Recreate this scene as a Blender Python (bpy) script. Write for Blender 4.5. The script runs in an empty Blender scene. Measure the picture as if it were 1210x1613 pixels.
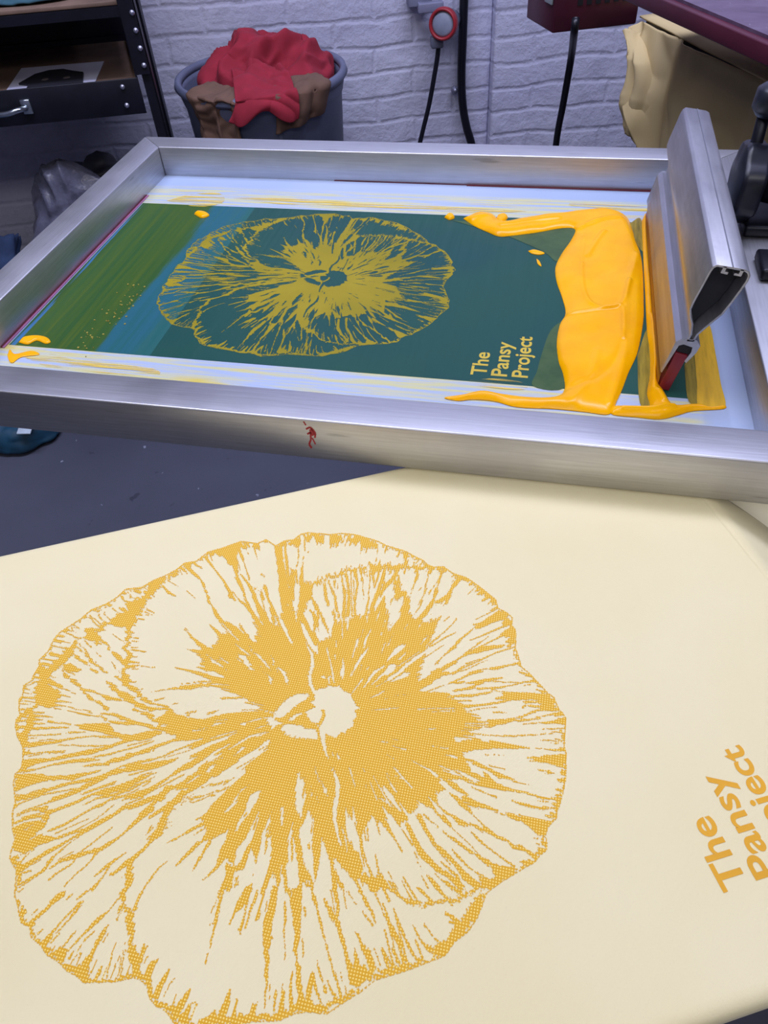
import bpy, bmesh, math, random
import numpy as np
from mathutils import Vector, Matrix, noise

rnd = random.Random(7)
COL = bpy.context.scene.collection

# ------------------------------------------------------------------ camera
F = 1158.267
CX, CY = 605.0, 806.5
R = np.array([[0.9779587580737451, -0.11074823215891737, 0.17700705234688385],
              [0.20164416137683638, 0.7209520915361021, -0.6629990300840207],
              [-0.05418763410124405, 0.6840781466933397, 0.7273931464669675]])
ZM = 0.85                 # height of the screen mesh above the floor
CAM = np.array([0.0, 0.0, ZM + 0.4255])

def ray(px):
    return R @ np.array([(px[0] - CX) / F, -(px[1] - CY) / F, -1.0])
def onz(px, z):           # point of height z (world) seen at a pixel
    r = ray(px)
    return CAM + r * ((z - CAM[2]) / r[2])
WA = math.radians(18)     # back wall direction
E1 = np.array([math.cos(WA), math.sin(WA), 0.0])
NN = np.array([-math.sin(WA), math.cos(WA), 0.0])
def onw(px, D):           # point on a plane parallel to the back wall
    r = ray(px)
    return CAM + r * (D / (NN @ r))
def project(P):
    q = (np.asarray(P) - CAM) @ R
    return np.stack([CX + F * q[..., 0] / -q[..., 2], CY - F * q[..., 1] / -q[..., 2]], -1)

cam_data = bpy.data.cameras.new('camera')
cam = bpy.data.objects.new('camera', cam_data)
COL.objects.link(cam)
M4 = Matrix.Identity(4)
for i in range(3):
    for j in range(3):
        M4[i][j] = R[i, j]
    M4[i][3] = CAM[i]
cam.matrix_world = M4
cam_data.sensor_fit = 'AUTO'
cam_data.sensor_width = 36
cam_data.lens = F / 1613 * 36
cam_data.clip_start = 0.01
bpy.context.scene.camera = cam

# print plane: pattern coordinates (u, v) of the screen laid onto the shirt
K = 1.0135
PA = 0.458765
PT = np.array([1.02338878, -0.80956944]) * 0.4255
ZP = ZM - 0.00574
def print_xy(u, v):
    c, s = math.cos(PA), math.sin(PA)
    return K * (c * u - s * v + PT[0]), K * (s * u + c * v + PT[1])
PRINT_M = Matrix.Translation((K * PT[0], K * PT[1], 0)) @ Matrix.Rotation(PA, 4, 'Z') @ Matrix.Scale(K, 4)

# ------------------------------------------------------------------ materials
def srgb(r, g, b):
    f = lambda c: (c / 255 / 12.92) if c / 255 <= 0.04045 else ((c / 255 + 0.055) / 1.055) ** 2.4
    return (f(r), f(g), f(b), 1.0)

class MB:
    """small node helper"""
    def __init__(s, name, rough=0.6, metal=0.0, col=None, spec=0.5):
        s.m = bpy.data.materials.new(name); s.m.use_nodes = True
        s.nt = s.m.node_tree
        s.p = s.nt.nodes['Principled BSDF']
        s.p.inputs['Roughness'].default_value = rough
        s.p.inputs['Metallic'].default_value = metal
        s.p.inputs['Specular IOR Level'].default_value = spec
        if col: s.p.inputs['Base Color'].default_value = col
        s.tc = None
    def n(s, t, **kw):
        nd = s.nt.nodes.new(t)
        for k, v in kw.items():
            if k in nd.inputs: nd.inputs[k].default_value = v
            else: setattr(nd, k, v)
        return nd
    def l(s, a, b): s.nt.links.new(a, b)
    def coord(s, scale=(1, 1, 1), rot=(0, 0, 0), kind='Object'):
        if s.tc is None: s.tc = s.n('ShaderNodeTexCoord')
        mp = s.n('ShaderNodeMapping')
        mp.inputs['Scale'].default_value = scale; mp.inputs['Rotation'].default_value = rot
        s.l(s.tc.outputs[kind], mp.inputs[0]); return mp.outputs[0]
    def noise(s, scale, co=None, detail=3, rough=0.55, dist=0.0):
        nd = s.n('ShaderNodeTexNoise', Scale=scale, Detail=detail, Roughness=rough, Distortion=dist)
        s.l(co if co is not None else s.coord(), nd.inputs['Vector']); return nd.outputs['Fac']
    def ramp(s, fac, stops, interp='LINEAR'):
        r = s.n('ShaderNodeValToRGB'); cr = r.color_ramp; cr.interpolation = interp
        while len(cr.elements) < len(stops): cr.elements.new(0.5)
        for e, (p, c) in zip(cr.elements, stops):
            e.position = p; e.color = c if len(c) == 4 else (*c, 1)
        s.l(fac, r.inputs[0]); return r.outputs[0]
    def mix(s, fac, a, b, mode='MIX'):
        m = s.n('ShaderNodeMix', data_type='RGBA', blend_type=mode)
        for sock, v in ((m.inputs[0], fac), (m.inputs[6], a), (m.inputs[7], b)):
            if hasattr(v, 'links'): s.l(v, sock)
            else: sock.default_value = v
        return m.outputs[2]
    def math(s, op, a, b=0.0, clamp=False):
        m = s.n('ShaderNodeMath', operation=op, use_clamp=clamp)
        for sock, v in ((m.inputs[0], a), (m.inputs[1], b)):
            if hasattr(v, 'links'): s.l(v, sock)
            else: sock.default_value = v
        return m.outputs[0]
    def base(s, c): s.l(c, s.p.inputs['Base Color'])
    def bump(s, h, strength=0.3, dist=0.01):
        b = s.n('ShaderNodeBump', Strength=strength, Distance=dist)
        s.l(h, b.inputs['Height']); s.l(b.outputs[0], s.p.inputs['Normal'])

G = lambda v: (v, v, v, 1)

def mat_plain(name, c, rough=0.5, metal=0.0, var=0.12, scale=20, bump=0.0):
    m = MB(name, rough, metal)
    f = m.noise(scale)
    dk = tuple(x * (1 - var * 2) for x in c[:3]) + (1,)
    lt = tuple(min(1, x * (1 + var)) for x in c[:3]) + (1,)
    m.base(m.ramp(f, [(0.3, dk), (0.7, lt)]))
    if bump: m.bump(f, bump, 0.004)
    return m.m

def mat_alu(name, axis):          # brushed aluminium, grain along an axis
    m = MB(name, 0.33, 0.93)
    sc = {'x': (3, 90, 90), 'y': (90, 3, 90)}[axis]
    g = m.noise(6, m.coord(sc), 4)
    blot = m.noise(7, m.coord((1, 1, 1)), 4, 0.6)
    scr = m.noise(60, m.coord({'x': (0.25, 3, 3), 'y': (3, 0.25, 3)}[axis]), 2)
    c = m.ramp(g, [(0.3, (0.52, 0.52, 0.54, 1)), (0.7, (0.63, 0.63, 0.655, 1))])
    c = m.mix(m.ramp(blot, [(0.45, G(0)), (0.75, G(0.5))]), c, (0.40, 0.40, 0.43, 1))
    c = m.mix(m.ramp(scr, [(0.70, G(0)), (0.76, G(0.6))]), c, (0.30, 0.30, 0.31, 1))
    m.base(c)
    m.l(m.ramp(blot, [(0.3, G(0.38)), (0.8, G(0.56))]), m.p.inputs['Roughness'])
    m.bump(g, 0.08, 0.001)
    return m.m

# ------------------------------------------------------------------ geometry helpers
def link(o, parent=None):
    COL.objects.link(o)
    if parent is not None: o.parent = parent
    return o
def mesh_obj(name, verts, faces, mat, parent=None, smooth=False):
    me = bpy.data.meshes.new(name)
    me.from_pydata([tuple(map(float, v)) for v in verts], [], [tuple(f) for f in faces])
    me.materials.append(mat)
    if smooth: me.polygons.foreach_set('use_smooth', [True] * len(me.polygons))
    me.update()
    return link(bpy.data.objects.new(name, me), parent)
def bm_obj(name, bm, mat, parent=None, smooth=False, bevel=0.0, seg=2):
    me = bpy.data.meshes.new(name)
    bmesh.ops.recalc_face_normals(bm, faces=bm.faces)
    bm.to_mesh(me); bm.free(); me.materials.append(mat)
    if smooth: me.polygons.foreach_set('use_smooth', [True] * len(me.polygons))
    o = link(bpy.data.objects.new(name, me), parent)
    if bevel:
        b = o.modifiers.new('bevel', 'BEVEL'); b.width = bevel; b.segments = seg; b.limit_method = 'ANGLE'
        b.harden_normals = False
        me.polygons.foreach_set('use_smooth', [True] * len(me.polygons))
    return o
def empty(name, loc, label=None, cat=None, group=None):
    o = bpy.data.objects.new(name, None); o.location = tuple(map(float, loc)); link(o)
    o.empty_display_size = 0.05
    if label: tag(o, label, cat, group)
    return o
def tag(o, label, cat, group=None, kind=None):
    o['label'] = label
    if cat: o['category'] = cat
    if group: o['group'] = group
    if kind: o['kind'] = kind
    return o
def adopt(root, *objs):       # children keep their world coordinates
    for o in objs:
        o.parent = root
        o.matrix_parent_inverse = Matrix.Translation(root.location).inverted()
def prism(bm, poly, z0, z1):
    a = [bm.verts.new((p[0], p[1], z0)) for p in poly]
    b = [bm.verts.new((p[0], p[1], z1)) for p in poly]
    n = len(poly)
    bm.faces.new(a[::-1]); bm.faces.new(b)
    for i in range(n): bm.faces.new((a[i], a[(i + 1) % n], b[(i + 1) % n], b[i]))
def sub(o, part):
    o.parent = part; o.matrix_parent_inverse = Matrix.Identity(4); return o
def obox(bm, o, ax, ay, az):  # box from a corner and three edge vectors
    o, ax, ay, az = map(np.asarray, (o, ax, ay, az))
    v = [bm.verts.new(tuple(o + i * ax + j * ay + k * az)) for k in (0, 1) for j in (0, 1) for i in (0, 1)]
    for f in ((0, 2, 3, 1), (4, 5, 7, 6), (0, 1, 5, 4), (2, 6, 7, 3), (0, 4, 6, 2), (1, 3, 7, 5)):
        bm.faces.new([v[i] for i in f])
def rbox(bm, a0, a1, d0, d1, h0, h1):     # box in the wall frame (along, depth, absolute height)
    o = CAM * [1, 1, 0] + E1 * a0 + NN * d0 + np.array([0, 0, h0])
    obox(bm, o, E1 * (a1 - a0), NN * (d1 - d0), np.array([0, 0, h1 - h0]))
def wa(px, D):                # (along, height) on a wall-parallel plane
    P = onw(px, D); return float((P - CAM) @ E1), float(P[2])
def tube(bm, pts, r, n=12, caps=True):
    pts = [Vector(tuple(map(float, p))) for p in pts]
    rs = r if isinstance(r, (list, tuple)) else [r] * len(pts)
    rings = []; up = None
    for i, p in enumerate(pts):
        d = (pts[min(i + 1, len(pts) - 1)] - pts[max(i - 1, 0)]).normalized()
        if up is None: up = Vector((0, 0, 1)) if abs(d.z) < 0.9 else Vector((1, 0, 0))
        s = d.cross(up).normalized(); up = s.cross(d).normalized()
        rings.append([bm.verts.new(p + (s * math.cos(2 * math.pi * k / n) + up * math.sin(2 * math.pi * k / n)) * rs[i]) for k in range(n)])
    for a, b in zip(rings[:-1], rings[1:]):
        for k in range(n): bm.faces.new((a[k], a[(k + 1) % n], b[(k + 1) % n], b[k]))
    if caps: bm.faces.new(rings[0][::-1]); bm.faces.new(rings[-1])
def smooth_path(pts, n=8):
    P = [np.array(p, float) for p in pts]; P = [2 * P[0] - P[1]] + P + [2 * P[-1] - P[-2]]
    out = []
    for i in range(1, len(P) - 2):
        for k in range(n):
            t = k / n; a, b, c, d = P[i - 1:i + 3]
            out.append(0.5 * (2 * b + (c - a) * t + (2 * a - 5 * b + 4 * c - d) * t * t + (3 * b - 3 * c + d - a) * t ** 3))
    out.append(P[-2]); return out
def lathe(bm, prof, origin, axis, n=40, close=False):
    ax = Vector(tuple(axis)).normalized(); s = ax.cross(Vector((0, 0, 1)) if abs(ax.z) < 0.9 else Vector((1, 0, 0))).normalized(); t = ax.cross(s)
    o = Vector(tuple(map(float, origin))); rings = []
    for r, h in prof:
        rings.append([bm.verts.new(o + ax * h + (s * math.cos(2 * math.pi * k / n) + t * math.sin(2 * math.pi * k / n)) * max(r, 1e-5)) for k in range(n)])
    pairs = list(zip(rings[:-1], rings[1:]))
    if close: pairs.append((rings[-1], rings[0]))
    for a, b in pairs:
        for k in range(n): bm.faces.new((a[k], a[(k + 1) % n], b[(k + 1) % n], b[k]))
def ridged(p, sc, seed):
    return noise.ridged_multi_fractal(Vector(p) * sc + Vector((seed * 7.1, seed * 3.3, seed)), 0.9, 2.1, 3, 1.0, 2.0)
def crumple(name, fn, nu, nv, mat, parent=None, amp=0.01, sc=8, seed=1, thick=0.003, closed_u=False, lo=0.0, af=None, style=0):
    """cloth: a parameter surface with noisy folds and real thickness"""
    V = [Vector(tuple(map(float, fn(i / (nu - (0 if closed_u else 1)), j / (nv - 1))))) for j in range(nv) for i in range(nu)]
    faces = []
    for j in range(nv - 1):
        for i in range(nu if closed_u else nu - 1):
            k = (i + 1) % nu
            faces.append((j * nu + i, j * nu + k, (j + 1) * nu + k, (j + 1) * nu + i))
    me = bpy.data.meshes.new(name); me.from_pydata([tuple(v) for v in V], [], faces); me.update()
    nor = [Vector(v.normal) for v in me.vertices]
    for vi, (v, nn) in enumerate(zip(me.vertices, nor)):
        p = v.co
        wgt = af((vi % nu) / (nu - 1), (vi // nu) / (nv - 1)) if af else 1.0
        f = (ridged(p, sc, seed) - 1.0) * 0.6 + noise.noise(p * sc * 0.6 + Vector((seed, 0, 0))) * 0.8
        if style:
            w = noise.noise_vector(p * 5 + Vector((seed, 2, 3))) * 0.9
            q = Vector((p.x, p.y, p.z * 0.55)) * sc + w + Vector((seed * 3.1, 0, seed))
            f = 0.75 - 2.4 * abs(noise.noise(q)) + 0.35 * (0.75 - 2.4 * abs(noise.noise(q * 2.3 + w)))
        v.co = p + nn * (amp * f + lo * noise.noise(p * 4 + Vector((0, seed, 0)))) * wgt
    me.polygons.foreach_set('use_smooth', [True] * len(me.polygons))
    me.materials.append(mat)
    o = link(bpy.data.objects.new(name, me), parent)
    if thick:
        s = o.modifiers.new('solid', 'SOLIDIFY'); s.thickness = thick; s.offset = 0
    return o

# ------------------------------------------------------------------ raster helpers (print artwork and ink outlines)
def polyfill(Mk, pts, val):
    pts = np.array(pts, float)
    x0, y0 = np.floor(pts.min(0)).astype(int) - 1; x1, y1 = np.ceil(pts.max(0)).astype(int) + 1
    x0, y0 = max(x0, 0), max(y0, 0); x1, y1 = min(x1, Mk.shape[1] - 1), min(y1, Mk.shape[0] - 1)
    if x1 <= x0 or y1 <= y0: return
    X, Y = np.meshgrid(np.arange(x0, x1 + 1), np.arange(y0, y1 + 1)); ins = np.zeros(X.shape, bool)
    for i in range(len(pts)):
        a = pts[i]; b = pts[(i + 1) % len(pts)]
        if a[1] == b[1]: continue
        ins ^= ((a[1] > Y) != (b[1] > Y)) & (X < (b[0] - a[0]) * (Y - a[1]) / (b[1] - a[1]) + a[0])
    Mk[y0:y1 + 1, x0:x1 + 1][ins] = val
def stroke(Mk, pts, val):
    for a, b in zip(pts[:-1], pts[1:]):
        a = np.array(a); b = np.array(b); m = max(a[2], b[2]) / 2 + 1
        x0 = int(min(a[0], b[0]) - m); x1 = int(max(a[0], b[0]) + m) + 1; y0 = int(min(a[1], b[1]) - m); y1 = int(max(a[1], b[1]) + m) + 1
        x0, y0 = max(x0, 0), max(y0, 0); x1, y1 = min(x1, Mk.shape[1] - 1), min(y1, Mk.shape[0] - 1)
        if x1 <= x0 or y1 <= y0: continue
        X, Y = np.meshgrid(np.arange(x0, x1 + 1), np.arange(y0, y1 + 1))
        d = b[:2] - a[:2]; t = np.clip(((X - a[0]) * d[0] + (Y - a[1]) * d[1]) / (d @ d + 1e-9), 0, 1)
        r = np.hypot(X - a[0] - t * d[0], Y - a[1] - t * d[1]); w = a[2] + (b[2] - a[2]) * t
        Mk[y0:y1 + 1, x0:x1 + 1][r <= w / 2] = val

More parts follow.
